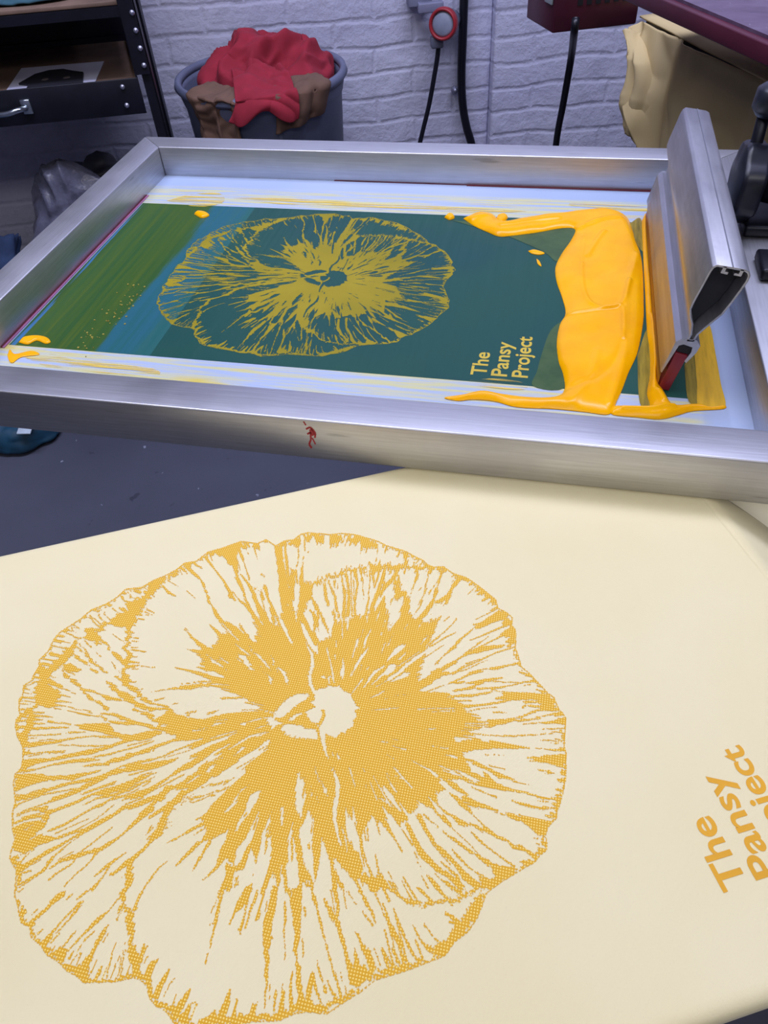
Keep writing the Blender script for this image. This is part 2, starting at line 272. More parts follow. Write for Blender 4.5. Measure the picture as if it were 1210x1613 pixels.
ART = """T 0 0 1
I 319,1020 339,1020 353,1006 366,989 378,1003 398,1010 408,987 428,989 436,991 440,975 450,957 475,957 473,919 491,921 479,949 499,969 503,1008 519,1005 527,977 539,981 559,971 571,969 588,965 606,949 610,995 634,953 624,913 626,939 644,943 644,965 655,977 689,981 679,1005 669,1029 659,1062 683,1056 707,1058 660,1088 706,1092 727,1109 735,1123 755,1135 777,1143 739,1151 759,1167 807,1177 745,1181 727,1185 735,1199 739,1212 767,1228 739,1232 689,1224 711,1246 693,1246 687,1265 660,1262 648,1283 630,1301 612,1289 600,1295 582,1289 568,1320 575,1370 560,1385 535,1345 515,1375 505,1345 495,1390 480,1350 468,1392 455,1350 440,1395 425,1340 412,1390 395,1335 380,1380 371,1363 359,1353 339,1371 359,1309 337,1319 315,1327 327,1307 319,1287 339,1261 365,1236 386,1218 390,1198 416,1177 424,1163 414,1151 378,1151 339,1159 279,1163 248,1147 248,1131 269,1117 279,1127 319,1133 359,1123 418,1119 384,1097 347,1085 327,1067 319,1046 317,1020
T 0 880 5.0417
I 1210,230 1130,320 1060,380 1000,430 940,450 880,490 900,530 960,545 1020,540 1010,480 1060,400 1110,360 1210,270
i 1130,360,10 1080,480,14 1040,570,16 1010,680,18 1000,720,30 1030,760,30 1000,840,28 985,870,30 1000,930,16 1000,985,60
i 880,510,20 830,530,22 780,560,30
I 640,620 700,560 770,550 780,600 800,640 720,650 650,625
i 640,620,14 600,680,24 540,730,50 490,800,80 440,830,60 390,900,50 350,960,50 340,1000,60
i 430,640,8 560,670,6
i 470,610,20 510,620,14
i 410,690,8 530,715,10
i 380,750,30 470,770,20
i 330,790,8 440,810,14
i 320,830,22 420,850,18
i 310,870,12 400,880,12
i 280,900,12 370,920,14
i 270,940,14 350,950,16
i 540,560,20 570,575,10
i 510,580,6 640,640,8
i 590,520,14 630,560,6
i 570,540,6 610,590,5
i 640,490,6 660,520,4
i 690,450,8 790,540,10
i 720,450,5 800,520,6
i 770,430,5 840,510,12
i 810,410,4 880,490,6
i 740,410,8 840,370,6
i 950,290,14 1000,340,6 1060,390,8
i 1010,260,5 1030,290,5
i 1060,240,10 1090,260,16 1130,240,10
i 910,400,6 960,440,10
i 960,390,24 1000,420,20
i 890,330,8 940,310,8
i 1150,400,6 1210,420,5
i 1140,435,6 1180,445,4
i 1110,480,8 1150,485,4
i 1060,630,5 1115,635,4
i 1055,655,5 1105,660,4
i 1060,705,6 1095,705,4
i 1060,730,6 1155,738,6
i 1020,810,8 1110,825,5
i 1020,850,8 1130,848,6
i 1150,855,4 1210,860,4
i 1030,870,6 1100,872,4
i 890,595,5 1000,680,7
i 630,670,6 700,760,12 740,820,24 830,900,12
i 690,650,5 735,705,10
i 750,630,30 790,690,10
i 800,640,30 860,690,10 880,740,18 940,780,30 990,830,40
i 760,740,4 790,775,6
i 600,690,6 690,770,14
i 560,740,10 680,830,30
i 700,870,10 770,900,18
i 870,815,5 950,905,6
i 920,930,12 980,975,16
I 500,850 560,830 640,870 650,900 590,900 520,880
i 480,860,8 560,950,16 640,1005,10
i 520,880,10 610,920,8
i 840,970,8 900,1005,12
i 400,930,6 430,945,3
i 380,965,20 480,1005,20
T 0 1060 5.0417
I 310,100 350,80 420,110 480,150 490,180 470,220 440,270 380,275 300,250 270,230 290,150
i 350,50,30 400,80,24 480,110,14 550,140,6
i 580,155,8 610,165,5
i 480,170,14 570,190,5
i 450,220,16 550,232,8
i 440,255,16 520,262,8
i 430,280,10 500,286,5
i 190,110,8 260,75,6 340,60,10
i 190,120,8 230,130,5
i 180,150,6 240,160,5
i 165,190,16 280,200,12
i 150,215,5 270,235,6
i 155,240,3 215,245,2
i 150,290,18 210,285,10
i 160,320,14 240,325,12
i 170,350,5 220,360,5
i 130,385,20 200,375,10
i 125,430,22 210,430,18
i 140,475,12 180,490,20
i 350,10,60 300,120,30 270,250,30 240,310,60 230,400,50 200,480,50 190,560,60
i 280,310,16 340,315,8
i 250,340,20 410,348,5
i 240,370,20 330,370,6
i 230,400,16 360,400,8
i 360,380,10 470,395,10 570,410,6
i 240,440,20 400,435,14 540,432,8
i 230,495,8 380,490,8 500,482,4
i 230,520,5 290,515,3
i 300,535,4 400,525,3 480,535,12 620,510,10 740,500,8 820,505,14 930,510,8
i 240,570,40 360,555,24 470,545,14
i 480,565,5 640,578,8 760,580,10 850,580,14
I 590,410 700,400 850,400 870,430 900,460 1000,490 1100,510 1210,480 1210,510 1100,540 1000,530 900,500 800,470 650,440
i 540,470,14 680,465,5
i 510,10,16 560,60,10 650,120,12 690,180,20 760,230,24 860,290,20
i 660,130,14 730,140,16 790,165,6
i 800,170,14 880,200,30 970,215,14
i 840,65,6 890,90,24 950,150,40 1020,200,60 1080,250,30 1160,275,30 1210,290,30
i 1060,280,8 1130,310,16 1210,340,20
i 980,10,30 1000,70,60 1050,120,30 1100,160,14 1140,205,10 1210,235,8
i 920,30,10 965,60,16
i 1040,70,8 1070,65,3
i 1090,130,5 1120,125,3
i 1100,150,4 1140,145,3
i 540,295,5 680,325,12 800,345,10 870,390,20 980,400,20 1100,400,20 1210,425,8
i 540,268,2 760,315,2
i 800,320,5 900,330,24 1000,370,20 1100,400,16
i 220,615,6 250,610,3
i 210,640,6 400,625,6 500,620,4
i 230,660,5 340,640,4
i 400,635,8 480,632,6
i 190,720,70 280,700,40 380,690,24 500,665,30 620,640,30 720,625,40 820,600,20 900,570,20 1000,540,20 1100,520,16 1210,495,20
i 190,780,20 300,760,8 400,730,8 560,700,24 700,690,30 780,690,6
i 740,665,5 880,640,16 1020,600,6 1150,560,5 1210,545,6
i 650,740,6 750,725,20 850,725,20
I 820,720 880,680 980,660 1080,640 1140,620 1210,590 1210,620 1090,650 1000,690 900,710
I 125,800 200,800 350,800 340,820 480,820 510,820 600,800 700,790 790,770 760,790 620,830 560,860 540,850 400,850 300,870 200,900 120,920
i 120,970,8 200,965,6 300,945,8
i 130,990,16 300,945,16 450,900,10 600,870,10 700,850,20 800,820,20 900,780,30 1000,770,30 1100,760,24 1210,745,24
i 230,950,5 350,915,4
i 200,1000,10 420,920,10 560,880,8
i 410,1000,20 500,970,16 620,920,10 700,880,20 820,820,14 960,790,10
i 1210,690,10 1100,700,8 960,740,10 850,800,10
i 650,960,14 760,920,10 900,880,8
i 700,980,6 820,930,5
i 830,950,40 940,910,40 1050,870,40 1100,820,10 1210,780,5
i 740,1000,10 840,980,24 1000,940,10
i 910,1000,8 1080,930,6 1210,850,5
i 980,1005,6 1100,950,30 1210,910,12
T 0 1220 5.0417
I 110,10 400,10 380,30 220,90 130,130 110,80
i 130,200,20 300,150,16 480,80,14 700,40,20
i 130,240,10 330,160,10 600,110,8
i 180,290,8 350,230,10 480,180,30 600,140,14 700,80,30 820,30,24
i 140,310,8 260,280,8 340,270,24 370,300,40 440,280,24 600,220,20 720,160,14 850,130,50 960,100,40 1070,50,30 1150,10,8
i 280,270,16 380,260,24
i 130,330,5 200,300,5
i 150,350,8 310,310,10
i 120,380,16 200,350,20 310,330,16 370,340,50
I 100,420 200,380 330,360 360,370 350,420 280,470 340,480 400,490 380,540 300,560 240,610 180,610 110,600 100,500
c 200,440,6 300,380,5
c 220,520,8 330,460,8
i 380,520,30 480,500,10 600,450,16 700,420,16 800,370,30 900,320,24 1000,250,24 1080,250,16 1210,190,16
i 380,450,16 500,400,16 600,340,10 720,270,14 820,230,24 900,180,14 1000,170,6 1100,140,10 1210,100,16
i 430,470,8 560,410,5 700,350,5
i 440,500,6 600,440,8 760,350,6 900,240,6
i 670,235,6 760,190,8 860,150,10
i 660,150,6 780,100,8 900,60,8
i 700,130,4 800,95,4
i 930,150,20 1060,80,10 1210,40,6
I 1060,150 1120,150 1210,100 1210,130 1120,180 1080,170
i 1040,260,16 1100,240,20 1200,200,20
i 1120,310,20 1160,290,40 1210,270,40
i 180,730,30 300,660,24 380,610,30 480,560,24 560,510,14 700,430,30 860,340,30
i 90,690,24 170,740,50 240,700,30
i 170,640,10 200,610,8
i 150,700,8 240,600,5
i 140,790,14 250,760,14
i 200,740,5 330,670,5
i 130,880,10 230,830,20 330,770,20 380,700,20 430,640,10 500,590,6 640,480,5
i 380,750,6 470,690,20 580,650,40 680,620,24 780,600,30 860,550,30 940,500,10 1040,410,16 1110,350,20 1180,280,40
i 400,830,10 450,780,12 550,720,10 620,640,10
i 450,680,5 600,600,4
i 640,610,6 730,545,8 800,490,10 880,420,5
i 520,880,8 600,790,8 690,710,8 760,620,14
i 160,890,8 220,850,8
i 130,940,8 210,885,4
i 760,800,8 860,715,24 980,630,5
i 880,700,14 830,790,8 740,900,20 720,910,16
i 620,980,8 700,910,6
i 890,790,24 960,740,24 1010,700,50 1000,760,24 1050,820,24 1010,870,28 980,960,20 970,1005,16
i 1020,700,30 1070,650,20 1130,600,20 1210,520,10
i 920,1000,8 980,950,6
i 960,820,5 1000,780,6
i 1090,1000,8 1140,900,8 1210,810,8
i 410,1005,20 460,960,30 510,930,10
i 520,990,5 570,950,6
i 1150,480,5 1210,420,5
i 130,740,40 150,800,30 125,900,14 120,940,10
T 0 1400 5.0417
i 115,60,8 150,150,20 170,240,30 240,290,40 260,370,14 280,410,20
i 280,410,20 330,440,50 370,500,30
i 230,270,16 300,220,20 360,165,24 400,120,30 440,80,40 500,50,20
i 520,85,8 570,45,10
i 260,200,4 300,160,6
i 210,240,6 240,220,4
i 290,360,14 340,320,5
i 350,430,50 400,370,40 430,320,10 490,250,10 560,180,10 620,120,20 670,90,8
i 440,360,6 510,280,10 600,180,16 640,120,20
i 600,90,8 700,15,6 750,0,16
i 400,430,10 480,340,6
I 380,520 440,490 480,450 530,490 520,540 500,590 430,560
i 510,450,10 560,380,10 615,320,10
i 540,490,8 620,400,8 700,320,20 770,250,30 850,185,6
i 860,170,5 920,100,6 970,40,10
i 410,500,6 440,450,8
i 540,560,20 590,490,10
i 560,590,8 610,520,6
i 620,490,8 670,400,10 750,335,5
i 610,600,8 650,490,6
I 510,610 560,600 640,620 670,560 700,520 740,540 720,580 700,640 720,700 750,735 660,735 600,690 530,650
i 710,560,30 760,460,30 800,370,30 850,290,10
i 830,410,5 870,335,5
i 720,680,6 770,560,5
i 770,700,24 800,620,14
i 750,720,20 900,730,24 980,700,20 1050,690,20 1110,680,40 1170,740,30
i 820,700,8 870,580,8 920,430,7
i 850,700,6 880,580,5
i 890,700,8 930,580,8 950,530,6
i 960,690,6 980,580,6 1000,480,6
i 930,700,4 960,620,4 985,440,3
i 1000,690,10 1030,610,10
i 980,20,40 980,120,20 1030,180,40 1020,260,50 1040,340,50 1050,370,30 1030,430,20 1060,520,80 1080,620,60 1070,680,40
i 1070,160,30 1090,70,10 1130,10,6
i 910,220,8 970,130,14
i 1120,570,30 1130,500,30 1150,420,8
i 1110,540,20 1170,450,8
i 1180,680,40 1210,600,30
i 1140,590,6 1180,520,4
i 930,250,4 970,150,8
i 1170,740,40 1200,860,30
T 200 1413 5.0417
i 250,490,10 210,520,40 170,580,40 150,640,40 70,600,50
i 170,650,30 190,760,40 230,800,30
i 330,580,10 270,690,40 230,780,40
i 375,645,5 330,700,6 280,810,5
i 395,760,6 355,870,12
i 500,740,14 440,830,50 400,900,60 340,900,40 230,840,40
i 550,840,5 500,850,10 450,950,60
i 550,850,8 500,980,10
i 380,960,60 470,990,40
i 620,980,30 690,920,40 680,980,60
i 810,740,8 790,850,50 740,960,60
i 865,820,8 850,960,50
i 1000,860,20 1000,940,60 900,950,60
i 1030,850,6 1010,900,14
i 1010,960,40 900,980,40 720,990,60 580,1010,50
i 1200,950,50 1100,960,40
i 759,-70,20 745,0,20 720,100,24 690,250,14 655,400,6 630,510,10
i 742,-70,8 720,0,8 680,100,5
i 690,210,20 660,220,14
i 967,-70,60 930,0,60 890,60,50 850,130,16 800,240,6
i 961,-70,14 950,20,14 930,150,10 900,250,24
i 890,260,20 910,290,5
i 1042,-70,20 1020,0,20 980,100,14 940,250,10
i 1087,-70,6 1070,20,6 1035,170,30
i 1166,-70,50 1160,0,50 1150,100,60 1120,180,70 1110,300,60 1150,340,20
i 1110,330,50 1110,400,50 1100,440,20 1120,500,30 1105,580,20 1110,680,20 1095,760,8 1090,900,5
i 1130,690,5 1130,800,6
i 1170,780,20 1175,850,5
T 400 1413 5.0417
i 86,-70,10 70,0,10 20,180,20
i 100,40,6 90,110,8
i 240,40,14 245,200,16 235,280,8 250,480,4
i 272,-70,20 290,20,20 310,100,30
i 340,-70,80 340,0,80 340,60,80 340,200,60 345,300,40 325,420,30 335,500,14 355,560,30 350,680,40 370,770,50 380,840,80 460,870,80 560,890,50
i 400,50,10 415,150,5
i 380,340,8 390,460,10
i 380,860,60 330,880,50 200,950,50 0,955,40
i 220,700,6 230,760,24 210,930,50
i 305,580,6 290,700,20 300,900,30
i 165,770,20 160,900,8
i 460,620,30 440,720,40 430,800,40
i 460,570,6 470,640,24 490,740,16 540,850,10
i 500,480,6 525,600,14 545,680,6
i 565,700,24 565,740,24
i 580,640,6 620,740,14 650,800,14
i 461,-70,20 480,20,20 515,150,16 545,290,12 600,470,14 620,560,12 660,680,14 690,780,16
i 640,580,5 690,740,5
i 780,770,40 700,800,30 630,830,40 580,850,30 560,890,40
i 560,30,24 620,140,30 660,210,40 690,310,30 720,400,24 740,490,30 760,540,50 790,620,80 800,680,90
i 636,-70,24 650,0,24 670,80,20 660,160,20
i 604,-70,8 620,20,8 640,110,6
i 706,-70,8 720,20,8 730,70,4
i 800,250,5 840,350,14 870,400,40 910,470,50 940,550,50
i 800,420,5 815,520,40 800,570,50
i 830,580,70 900,600,80 860,650,80
i 730,-70,6 770,0,6 820,70,5
i 860,110,5 940,220,16
i 837,-70,24 880,20,24 940,120,20 965,210,8
i 690,600,4 700,650,5
i 720,680,5 735,770,5
i 950,400,6 1000,520,6
i 1030,430,6 1100,550,16
i 1090,400,8 1130,480,24 1170,550,16
i 948,-70,12 980,20,12 1020,110,10 1070,200,20 1110,290,60 1150,340,30 1170,450,12 1190,500,40
i 1110,100,5 1160,220,20 1200,330,8
i 1200,570,20 1050,600,24 950,620,30
i 980,560,20 1060,590,20
i 1027,-70,10 1070,20,10 1085,45,4
T 600 1150 1.984
i 0,765,8 70,745,9 130,720,8 200,700,8
I 150,695 170,670 200,650 240,600 290,540 320,505 315,560 262,632 218,695 205,708
i 5,540,4 60,690,6 75,735,4
i 40,560,3 80,720,5
i 100,610,3 120,650,6 160,695,9
i 135,610,3 180,660,4 215,690,8
i 60,650,3 85,735,5
i 10,620,4 40,740,5
i 25,600,3 50,730,3
i 110,660,5 130,715,5
i 60,620,6 100,700,8 120,720,8
i 5,690,8 25,750,8
i 0,450,6 30,500,6 100,545,10 160,545,9 250,525,9 300,500,10 330,480,20
i 10,450,3 40,500,5
i 60,460,3 100,540,5
i 110,485,4 160,540,10
i 140,450,3 175,495,8 210,530,10
i 170,450,3 195,470,6 260,520,10
i 30,470,3 60,520,5
i 85,490,4 120,545,6
i 200,570,6 240,600,12 270,590,20
i 205,590,3 235,610,5
T 400 1200 5.0417
i 20,900,60 60,960,60 20,1005,50
i 130,800,60 120,1000,10
i 190,560,60 180,760,70 130,900,60 60,1000,60
i 170,800,30 195,1000,20
i 340,700,40 380,860,50 400,960,30
i 340,780,30 330,720,20 350,640,30
i 240,830,20 260,1000,30
i 490,560,40 500,700,40 480,800,20 490,880,10
i 400,850,40 460,960,30 470,1005,30
i 330,1000,50 380,930,40 430,990,20
I 570,640 640,690 720,740 820,790 850,900 900,890 1000,900 1060,980 1080,1005 850,1005 760,900 640,770 600,740
i 600,740,30 620,850,30 640,1000,40
i 640,870,30 700,1000,30
i 840,520,8 860,700,14 920,860,14 960,960,30
i 870,520,8 890,630,6
i 900,520,8 910,640,6
i 730,640,10 780,740,14 830,760,20
i 960,720,6 990,880,14
i 1060,890,8 1100,1000,8
i 1100,920,6 1120,1005,6
i 1180,900,8 1205,960,8
i 1020,480,10 1090,580,14 1170,700,8
c 950,120,6 1060,310,14 1100,350,6
c 1040,200,14 1090,290,40 1160,380,12
c 1160,330,8 1210,400,16
c 1100,40,6 1150,80,14
c 1120,110,8 1210,150,10
c 1060,150,5 1130,245,10
c 1060,100,4 1110,150,5
c 920,160,8 980,310,12
c 860,40,6 885,90,6
c 880,170,8 890,200,5
c 755,45,10 800,180,10
c 800,100,5 820,140,5
c 485,50,8 515,150,10 550,170,10 560,210,24 580,280,10
c 450,210,10 460,270,10
c 500,270,6 510,320,5
c 610,35,6 650,110,24 665,190,40 660,260,34 640,360,36 640,450,28 660,560,28 690,650,24
c 700,520,14 730,620,10 740,740,6
c 345,90,10 365,170,60 370,260,90 360,340,60 370,450,14
c 340,340,30 340,400,10
c 385,90,6 400,170,10
c 230,370,40 225,420,20 220,520,6
c 430,380,8 430,470,60 400,560,90 420,660,90 430,800,80 470,920,30
c 470,450,8 460,600,14
c 540,610,10 550,700,50 570,820,70 590,1000,60
c 640,770,30 700,880,60 770,1005,70
c 725,340,6 735,430,24 760,500,70 790,600,90 810,680,60
c 785,370,8 800,480,30
c 815,640,40 850,760,14 880,880,14
c 930,400,8 950,500,60 1000,560,140 1060,700,240 1110,860,200
c 900,700,60 930,800,60 960,870,20
c 1040,370,8 1080,480,30 1150,570,80 1200,680,60
c 120,440,10 110,560,50 100,700,80 60,850,100 20,980,90
c 300,500,8 290,620,50 310,800,80 320,960,80
c 215,820,8 225,930,30 210,1000,40
c 150,880,8 130,1005,30
i 95,560,8 100,620,14 80,720,6
i 120,520,20 125,590,16
i 300,540,10 300,650,12 300,780,14
i 330,500,10 340,620,20
i 430,660,20 435,700,16
i 395,200,10 390,270,12
i 960,440,8 995,560,10
i 770,640,6 800,740,10
i 680,560,14 720,700,14
c 820,920,10 880,1005,60
c 480,920,10 500,1005,60
c 400,960,10 420,1005,20
i 1060,490,10 1110,600,14 1170,700,8
i 960,720,6 990,880,14
i 830,900,6 865,970,10
T 200 1200 5.0417
i 320,640,8 420,590,8 500,540,20 620,480,24 700,420,20
i 570,640,30 480,730,24 390,820,10
i 660,620,24 600,720,20 560,800,14 530,850,6
i 620,915,30 680,860,30 750,760,40 780,680,60
i 560,450,10 660,400,10
i 530,580,6 620,520,8
i 640,390,10 700,340,14 820,230,20
i 430,320,4 560,280,6 700,245,6 800,200,10
i 480,330,4 560,310,8 700,260,6
i 390,295,3 500,270,3
i 600,195,8 680,185,12 800,150,10
i 780,130,4 940,40,8 1000,10,8
i 860,60,4 960,15,6
i 840,130,6 760,185,10
I 770,760 820,830 860,830 900,860 850,960 820,1008 740,1008 780,900
c 980,170,6 900,230,14 860,320,24 780,400,20
c 1050,230,20 1000,290,70 960,380,50 900,470,30 865,555,8
i 945,410,14 920,440,10
c 1040,410,14 1000,530,50 960,620,50 900,700,60 880,780,50 855,830,14
i 1025,450,8 1000,540,10
c 1130,430,10 1110,560,60 1090,700,80 1060,850,90 1020,1000,70
i 1110,560,12 1110,640,14 1090,730,8
i 1130,510,24 1130,590,14
c 800,540,8 760,600,30
C 740,570 690,620 640,710 600,800 560,900 620,920 700,830 740,720 760,620
c 790,780,30 740,830,20
C 860,850 920,840 960,850 980,760 960,860 930,980 900,1008 840,1008
i 880,900,14 870,980,16
c 1150,900,8 1120,1000,30
i 330,200,40 270,270,50 230,310,20 150,400,50 80,460,30 0,530,10
i 440,240,40 400,300,50 330,350,40 240,400,24 180,440,20
i 340,340,60 290,450,50 270,520,60 240,570,60 200,610,30 130,690,20 40,770,30 0,790,20
i 200,500,6 140,580,6
i 210,560,8 160,610,8
i 290,460,10 330,455,4
i 300,485,5 345,480,3
i 300,515,5 340,515,4
i 360,370,5 400,375,3
i 390,350,3 450,340,3
i 440,300,3 620,260,4
i 0,40,40 150,40,50 330,10,30
i 0,110,8 170,60,8 330,20,8
i 0,180,50 60,160,20 200,90,8 330,60,6
i 0,230,16 130,160,6 240,110,5
i 60,270,40 200,210,30 330,120,14 450,50,24 600,10,30
i 0,280,14 110,230,16
i 180,240,4 330,160,10 490,80,8
i 0,330,10 130,280,10
i 0,360,16 150,300,20 280,260,30
i 270,290,40 330,220,20 440,170,30 530,90,50 640,30,50
i 640,110,40 760,30,70 850,0,60
i 400,210,16 520,180,50 620,110,50
i 450,250,30 540,200,30 640,140,20
i 610,90,6 760,30,8
i 0,820,30 30,900,50 0,980,50
i 140,1000,8 180,930,8 240,850,8 320,785,6
i 480,30,10 570,30,10
T 200 1020 5.0417
i 0,850,24 80,840,20 240,780,24 380,730,20 500,720,30 620,690,50
i 0,810,6 220,740,8
i 0,780,8 200,730,6
i 0,720,40 150,690,50 250,670,30
i 0,940,8 260,870,8 420,800,10 560,750,14 700,700,40
i 0,970,20 150,940,40 330,910,40 480,870,30 620,820,50 760,760,30
i 540,780,60 700,740,60 840,700,50 1000,640,60
i 0,940,10 200,880,10
i 370,1000,30 480,930,30 620,860,60 760,800,50 880,770,40
i 300,870,3 480,820,6 620,800,6
i 560,1000,40 660,930,50 800,860,60 940,790,70 1060,700,60
i 520,990,10 640,900,8
i 700,1000,50 800,930,30 900,850,40 1000,780,60 1100,700,70
i 860,970,8 940,930,10 1050,830,10
I 760,700 1000,650 1110,620 1150,640 1110,720 960,820 860,900 760,960 720,960
c 1130,730,6 1080,800,50 980,870,60 900,930,70 820,1000,80
c 1080,800,30 1010,850,50
i 850,970,8 960,910,6 1060,820,5
c 1090,670,8 960,710,20 880,760,14 800,810,8
c 880,670,8 780,720,24 660,760,30 520,830,40 400,920,60 260,980,60
c 820,760,8 700,830,20 600,910,30 480,1000,40
c 930,790,20 860,850,12
c 640,900,6 750,880,8
c 700,930,24 640,980,30
c 560,940,20 520,1000,20
c 880,655,6 760,690,10 660,720,6
c 370,700,20 280,730,40 230,760,10
c 520,660,14 640,650,6
c 290,620,30 320,620,6
c 580,640,8 620,640,10
c 690,610,24 760,600,8
c 700,580,8 800,570,6
c 910,610,24 960,590,8 1070,560,14
c 1030,640,8 1080,620,4
i 0,290,30 60,330,30 110,400,20 180,440,10 300,460,14 350,490,24 400,540,30 500,570,14
i 50,460,14 180,480,20 330,490,10
i 60,490,12 160,540,16 250,590,20
i 320,530,8 480,570,10
i 0,590,10 100,610,14 240,640,20
i 0,230,40 20,300,20
i 350,150,8 480,180,12 620,220,30 760,270,50
i 220,350,4 330,330,6 420,320,24 540,310,30 640,290,24 760,300,40
i 450,290,6 580,270,10 700,270,6
i 560,150,10 640,170,30
c 620,290,6 700,290,10 820,300,6
c 610,330,5 700,320,8 790,330,5
c 600,190,14 700,210,40 770,240,10
c 640,60,14 680,110,20 760,150,10
c 700,90,8 780,180,6
c 660,20,14 720,40,8
c 720,70,6 820,130,10
c 740,100,5 800,120,5
i 740,400,12 840,400,10 930,395,10
i 930,435,12 1030,450,10 1100,470,14
i 900,495,5 1000,490,5 1100,495,4
i 210,415,14 275,395,4
i 370,450,4 430,440,4
i 470,540,8 545,505,4
i 480,520,5 530,500,3
i 640,520,8 740,495,5
i 630,530,4 700,515,4
i 490,15,5 560,40,10
i 570,50,20 620,70,40
i 0,110,16 100,120,5
i 0,150,12 100,145,8
i 130,150,4 220,155,4
i 0,70,14 70,70,4
i 70,20,6 140,30,4
C 880,10 930,60 970,110 1000,180 960,160 910,90 870,30
c 880,90,8 990,180,8
c 920,10,6 950,60,8
c 990,10,6 1040,60,10 1150,180,14
c 1160,80,8 1190,190,8
c 1100,200,10 1130,240,24 1145,300,10
c 1060,150,8 1075,160,6
T 400 1020 5.0417
C 480,350 520,320 560,320 590,300 640,310 680,300 710,340 730,350 760,360 790,420 820,470 850,480 800,500 820,540 790,570 790,620 740,650 720,680 690,670 650,720 600,700 570,690 550,640 500,630 470,600 440,580 400,510 440,490 490,470 440,430 480,420
C 160,510 200,470 270,400 350,365 430,360 440,390 390,430 340,450 260,530 210,560 165,555
C 200,660 230,610 300,605 370,615 410,640 490,650 510,690 500,730 440,725 370,720 290,710
C 80,555 150,545 170,580 210,590 180,620 140,650 120,610
c 160,590,20 210,600,20
C 270,580 300,540 350,520 390,515 350,550 300,580
i 330,560,8 380,530,4
i 545,500,24 555,540,24 525,600,24
i 440,600,8 520,610,12 525,690,10 520,720,10
c 430,0,14 460,60,28 465,140,30 440,220,30 450,300,30 480,360,24
c 540,640,50 545,720,40 560,800,30 590,880,10
c 575,10,10 610,130,12 635,280,14
c 590,240,20 600,290,10
c 550,235,30 560,240,20
c 620,240,14 600,230,10
c 490,0,40 500,50,14
c 640,60,14 645,100,6
c 705,80,8 710,150,20 700,190,40 700,240,14
c 800,0,10 780,80,8
c 900,10,20 850,80,24 800,160,20 780,210,10
c 850,130,6 840,180,6
c 760,240,8 775,190,5
c 910,150,8 885,190,5
c 1020,155,16 960,190,24 920,240,20 870,320,8
c 1050,190,12 1000,230,16 940,290,8
c 1090,240,6 970,310,6
c 860,250,14 800,330,10 760,380,6
c 1040,340,12 980,375,14 920,400,6
c 1070,400,6 1020,410,5
c 1130,475,8 1060,485,10 940,495,8
c 1170,0,30 1110,50,30 1060,95,10
c 1210,40,10 1150,90,10
c 1210,120,8 1160,180,8
c 1210,210,40 1130,250,24 1080,275,8
c 1210,370,5 1120,380,4
c 0,40,14 60,80,14 140,180,14
c 150,80,10 185,185,8
c 200,160,6 250,220,40 265,290,10
c 95,205,10 120,240,20 140,300,8
c 50,150,8 70,155,6
c 0,440,6 80,460,6
c 0,480,40 80,500,10 160,520,10
i 0,490,6 80,500,4
c 0,570,5 60,560,5
c 20,640,8 90,620,6
c 0,710,10 60,690,10 110,670,8
c 120,740,6 60,800,40 0,850,60
i 20,820,6 80,790,8
c 990,740,14 1050,745,14
c 1100,730,5 1160,740,5
c 1090,770,8 1140,790,8 1210,810,8
c 1060,850,6 1105,880,10
c 620,820,10 630,860,6
c 660,850,10 675,885,24
c 485,960,10 500,1005,10
c 610,940,5 640,1005,8
c 755,950,12 775,1000,12
c 860,950,6 880,990,8
c 1100,945,8 1150,1000,10
T 200 830 5.0417
I 0,590 60,580 130,530 200,440 300,400 380,350 420,330 400,370 330,400 250,470 190,550 120,600 60,700 10,830 0,900
i 0,900,20 20,830,24 60,720,20 110,620,24 180,530,24 260,460,30 330,380,20 410,340,12 460,290,8
I 460,290 560,285 520,310 490,330
I 30,500 120,490 80,520
i 180,440,20 250,410,10
i 10,540,6 40,560,6
i 0,600,6 60,580,5
i 20,560,5 90,560,8
i 130,470,8 170,510,5
i 160,450,6 200,500,6
I 570,270 640,200 700,180 800,140 880,130 930,115 910,160 880,230 840,220 830,300 790,280 770,230 690,210 640,230 600,260
i 830,220,60 850,300,30 870,400,24 900,460,30 930,540,10 970,640,24 1040,760,30 1070,800,40
i 860,180,20 910,220,16 940,320,8 970,420,8
i 890,360,12 940,420,14 980,480,24 1020,560,16 1040,620,30 1110,740,40 1150,900,20
i 880,570,10 960,640,20 1000,720,14
i 1010,480,6 1030,600,12 1060,750,10
i 630,250,20 700,340,10 770,430,14 820,520,24 860,590,10
i 820,550,30 850,570,14
i 840,510,5 880,570,5
i 460,300,30 520,360,24 590,420,16 630,500,14 660,600,14 700,680,24 760,760,30 850,810,50 900,860,50
i 540,290,14 580,310,6
i 430,350,10 440,380,4
i 440,330,8 480,380,5
i 650,770,6 740,850,24 760,900,50
i 740,770,8 830,850,10 880,910,10
i 440,790,6 520,880,12 580,930,30 620,960,30
i 490,970,8 600,1000,20
I 700,920 760,860 860,800 920,860 1000,910 1040,880 1080,800 1180,800 1210,1008 620,1008 640,960
i 910,780,10 930,840,24 960,900,20
i 1060,490,5 1090,600,10
i 1090,470,24 1120,560,20 1150,680,14 1180,790,8
i 1070,380,14 1080,370,4
i 1010,160,10 1030,240,8
i 1040,130,20 1050,190,10
i 1000,140,8 1000,170,5
i 1100,105,14 1140,130,14
i 930,120,16 950,190,5
i 660,210,20 690,280,5
i 290,470,8 330,520,24 385,550,8
i 330,430,6 400,470,5
i 490,520,5 560,580,5
i 140,640,6 220,685,6
i 130,670,4 190,690,6
i 200,530,10 230,560,6
i 50,880,4 100,885,4
i 45,905,4 95,912,3
i 40,955,6 90,955,5
i 60,975,5 140,990,5
i 860,220,8 880,320,5
i 1180,140,20 1200,300,20
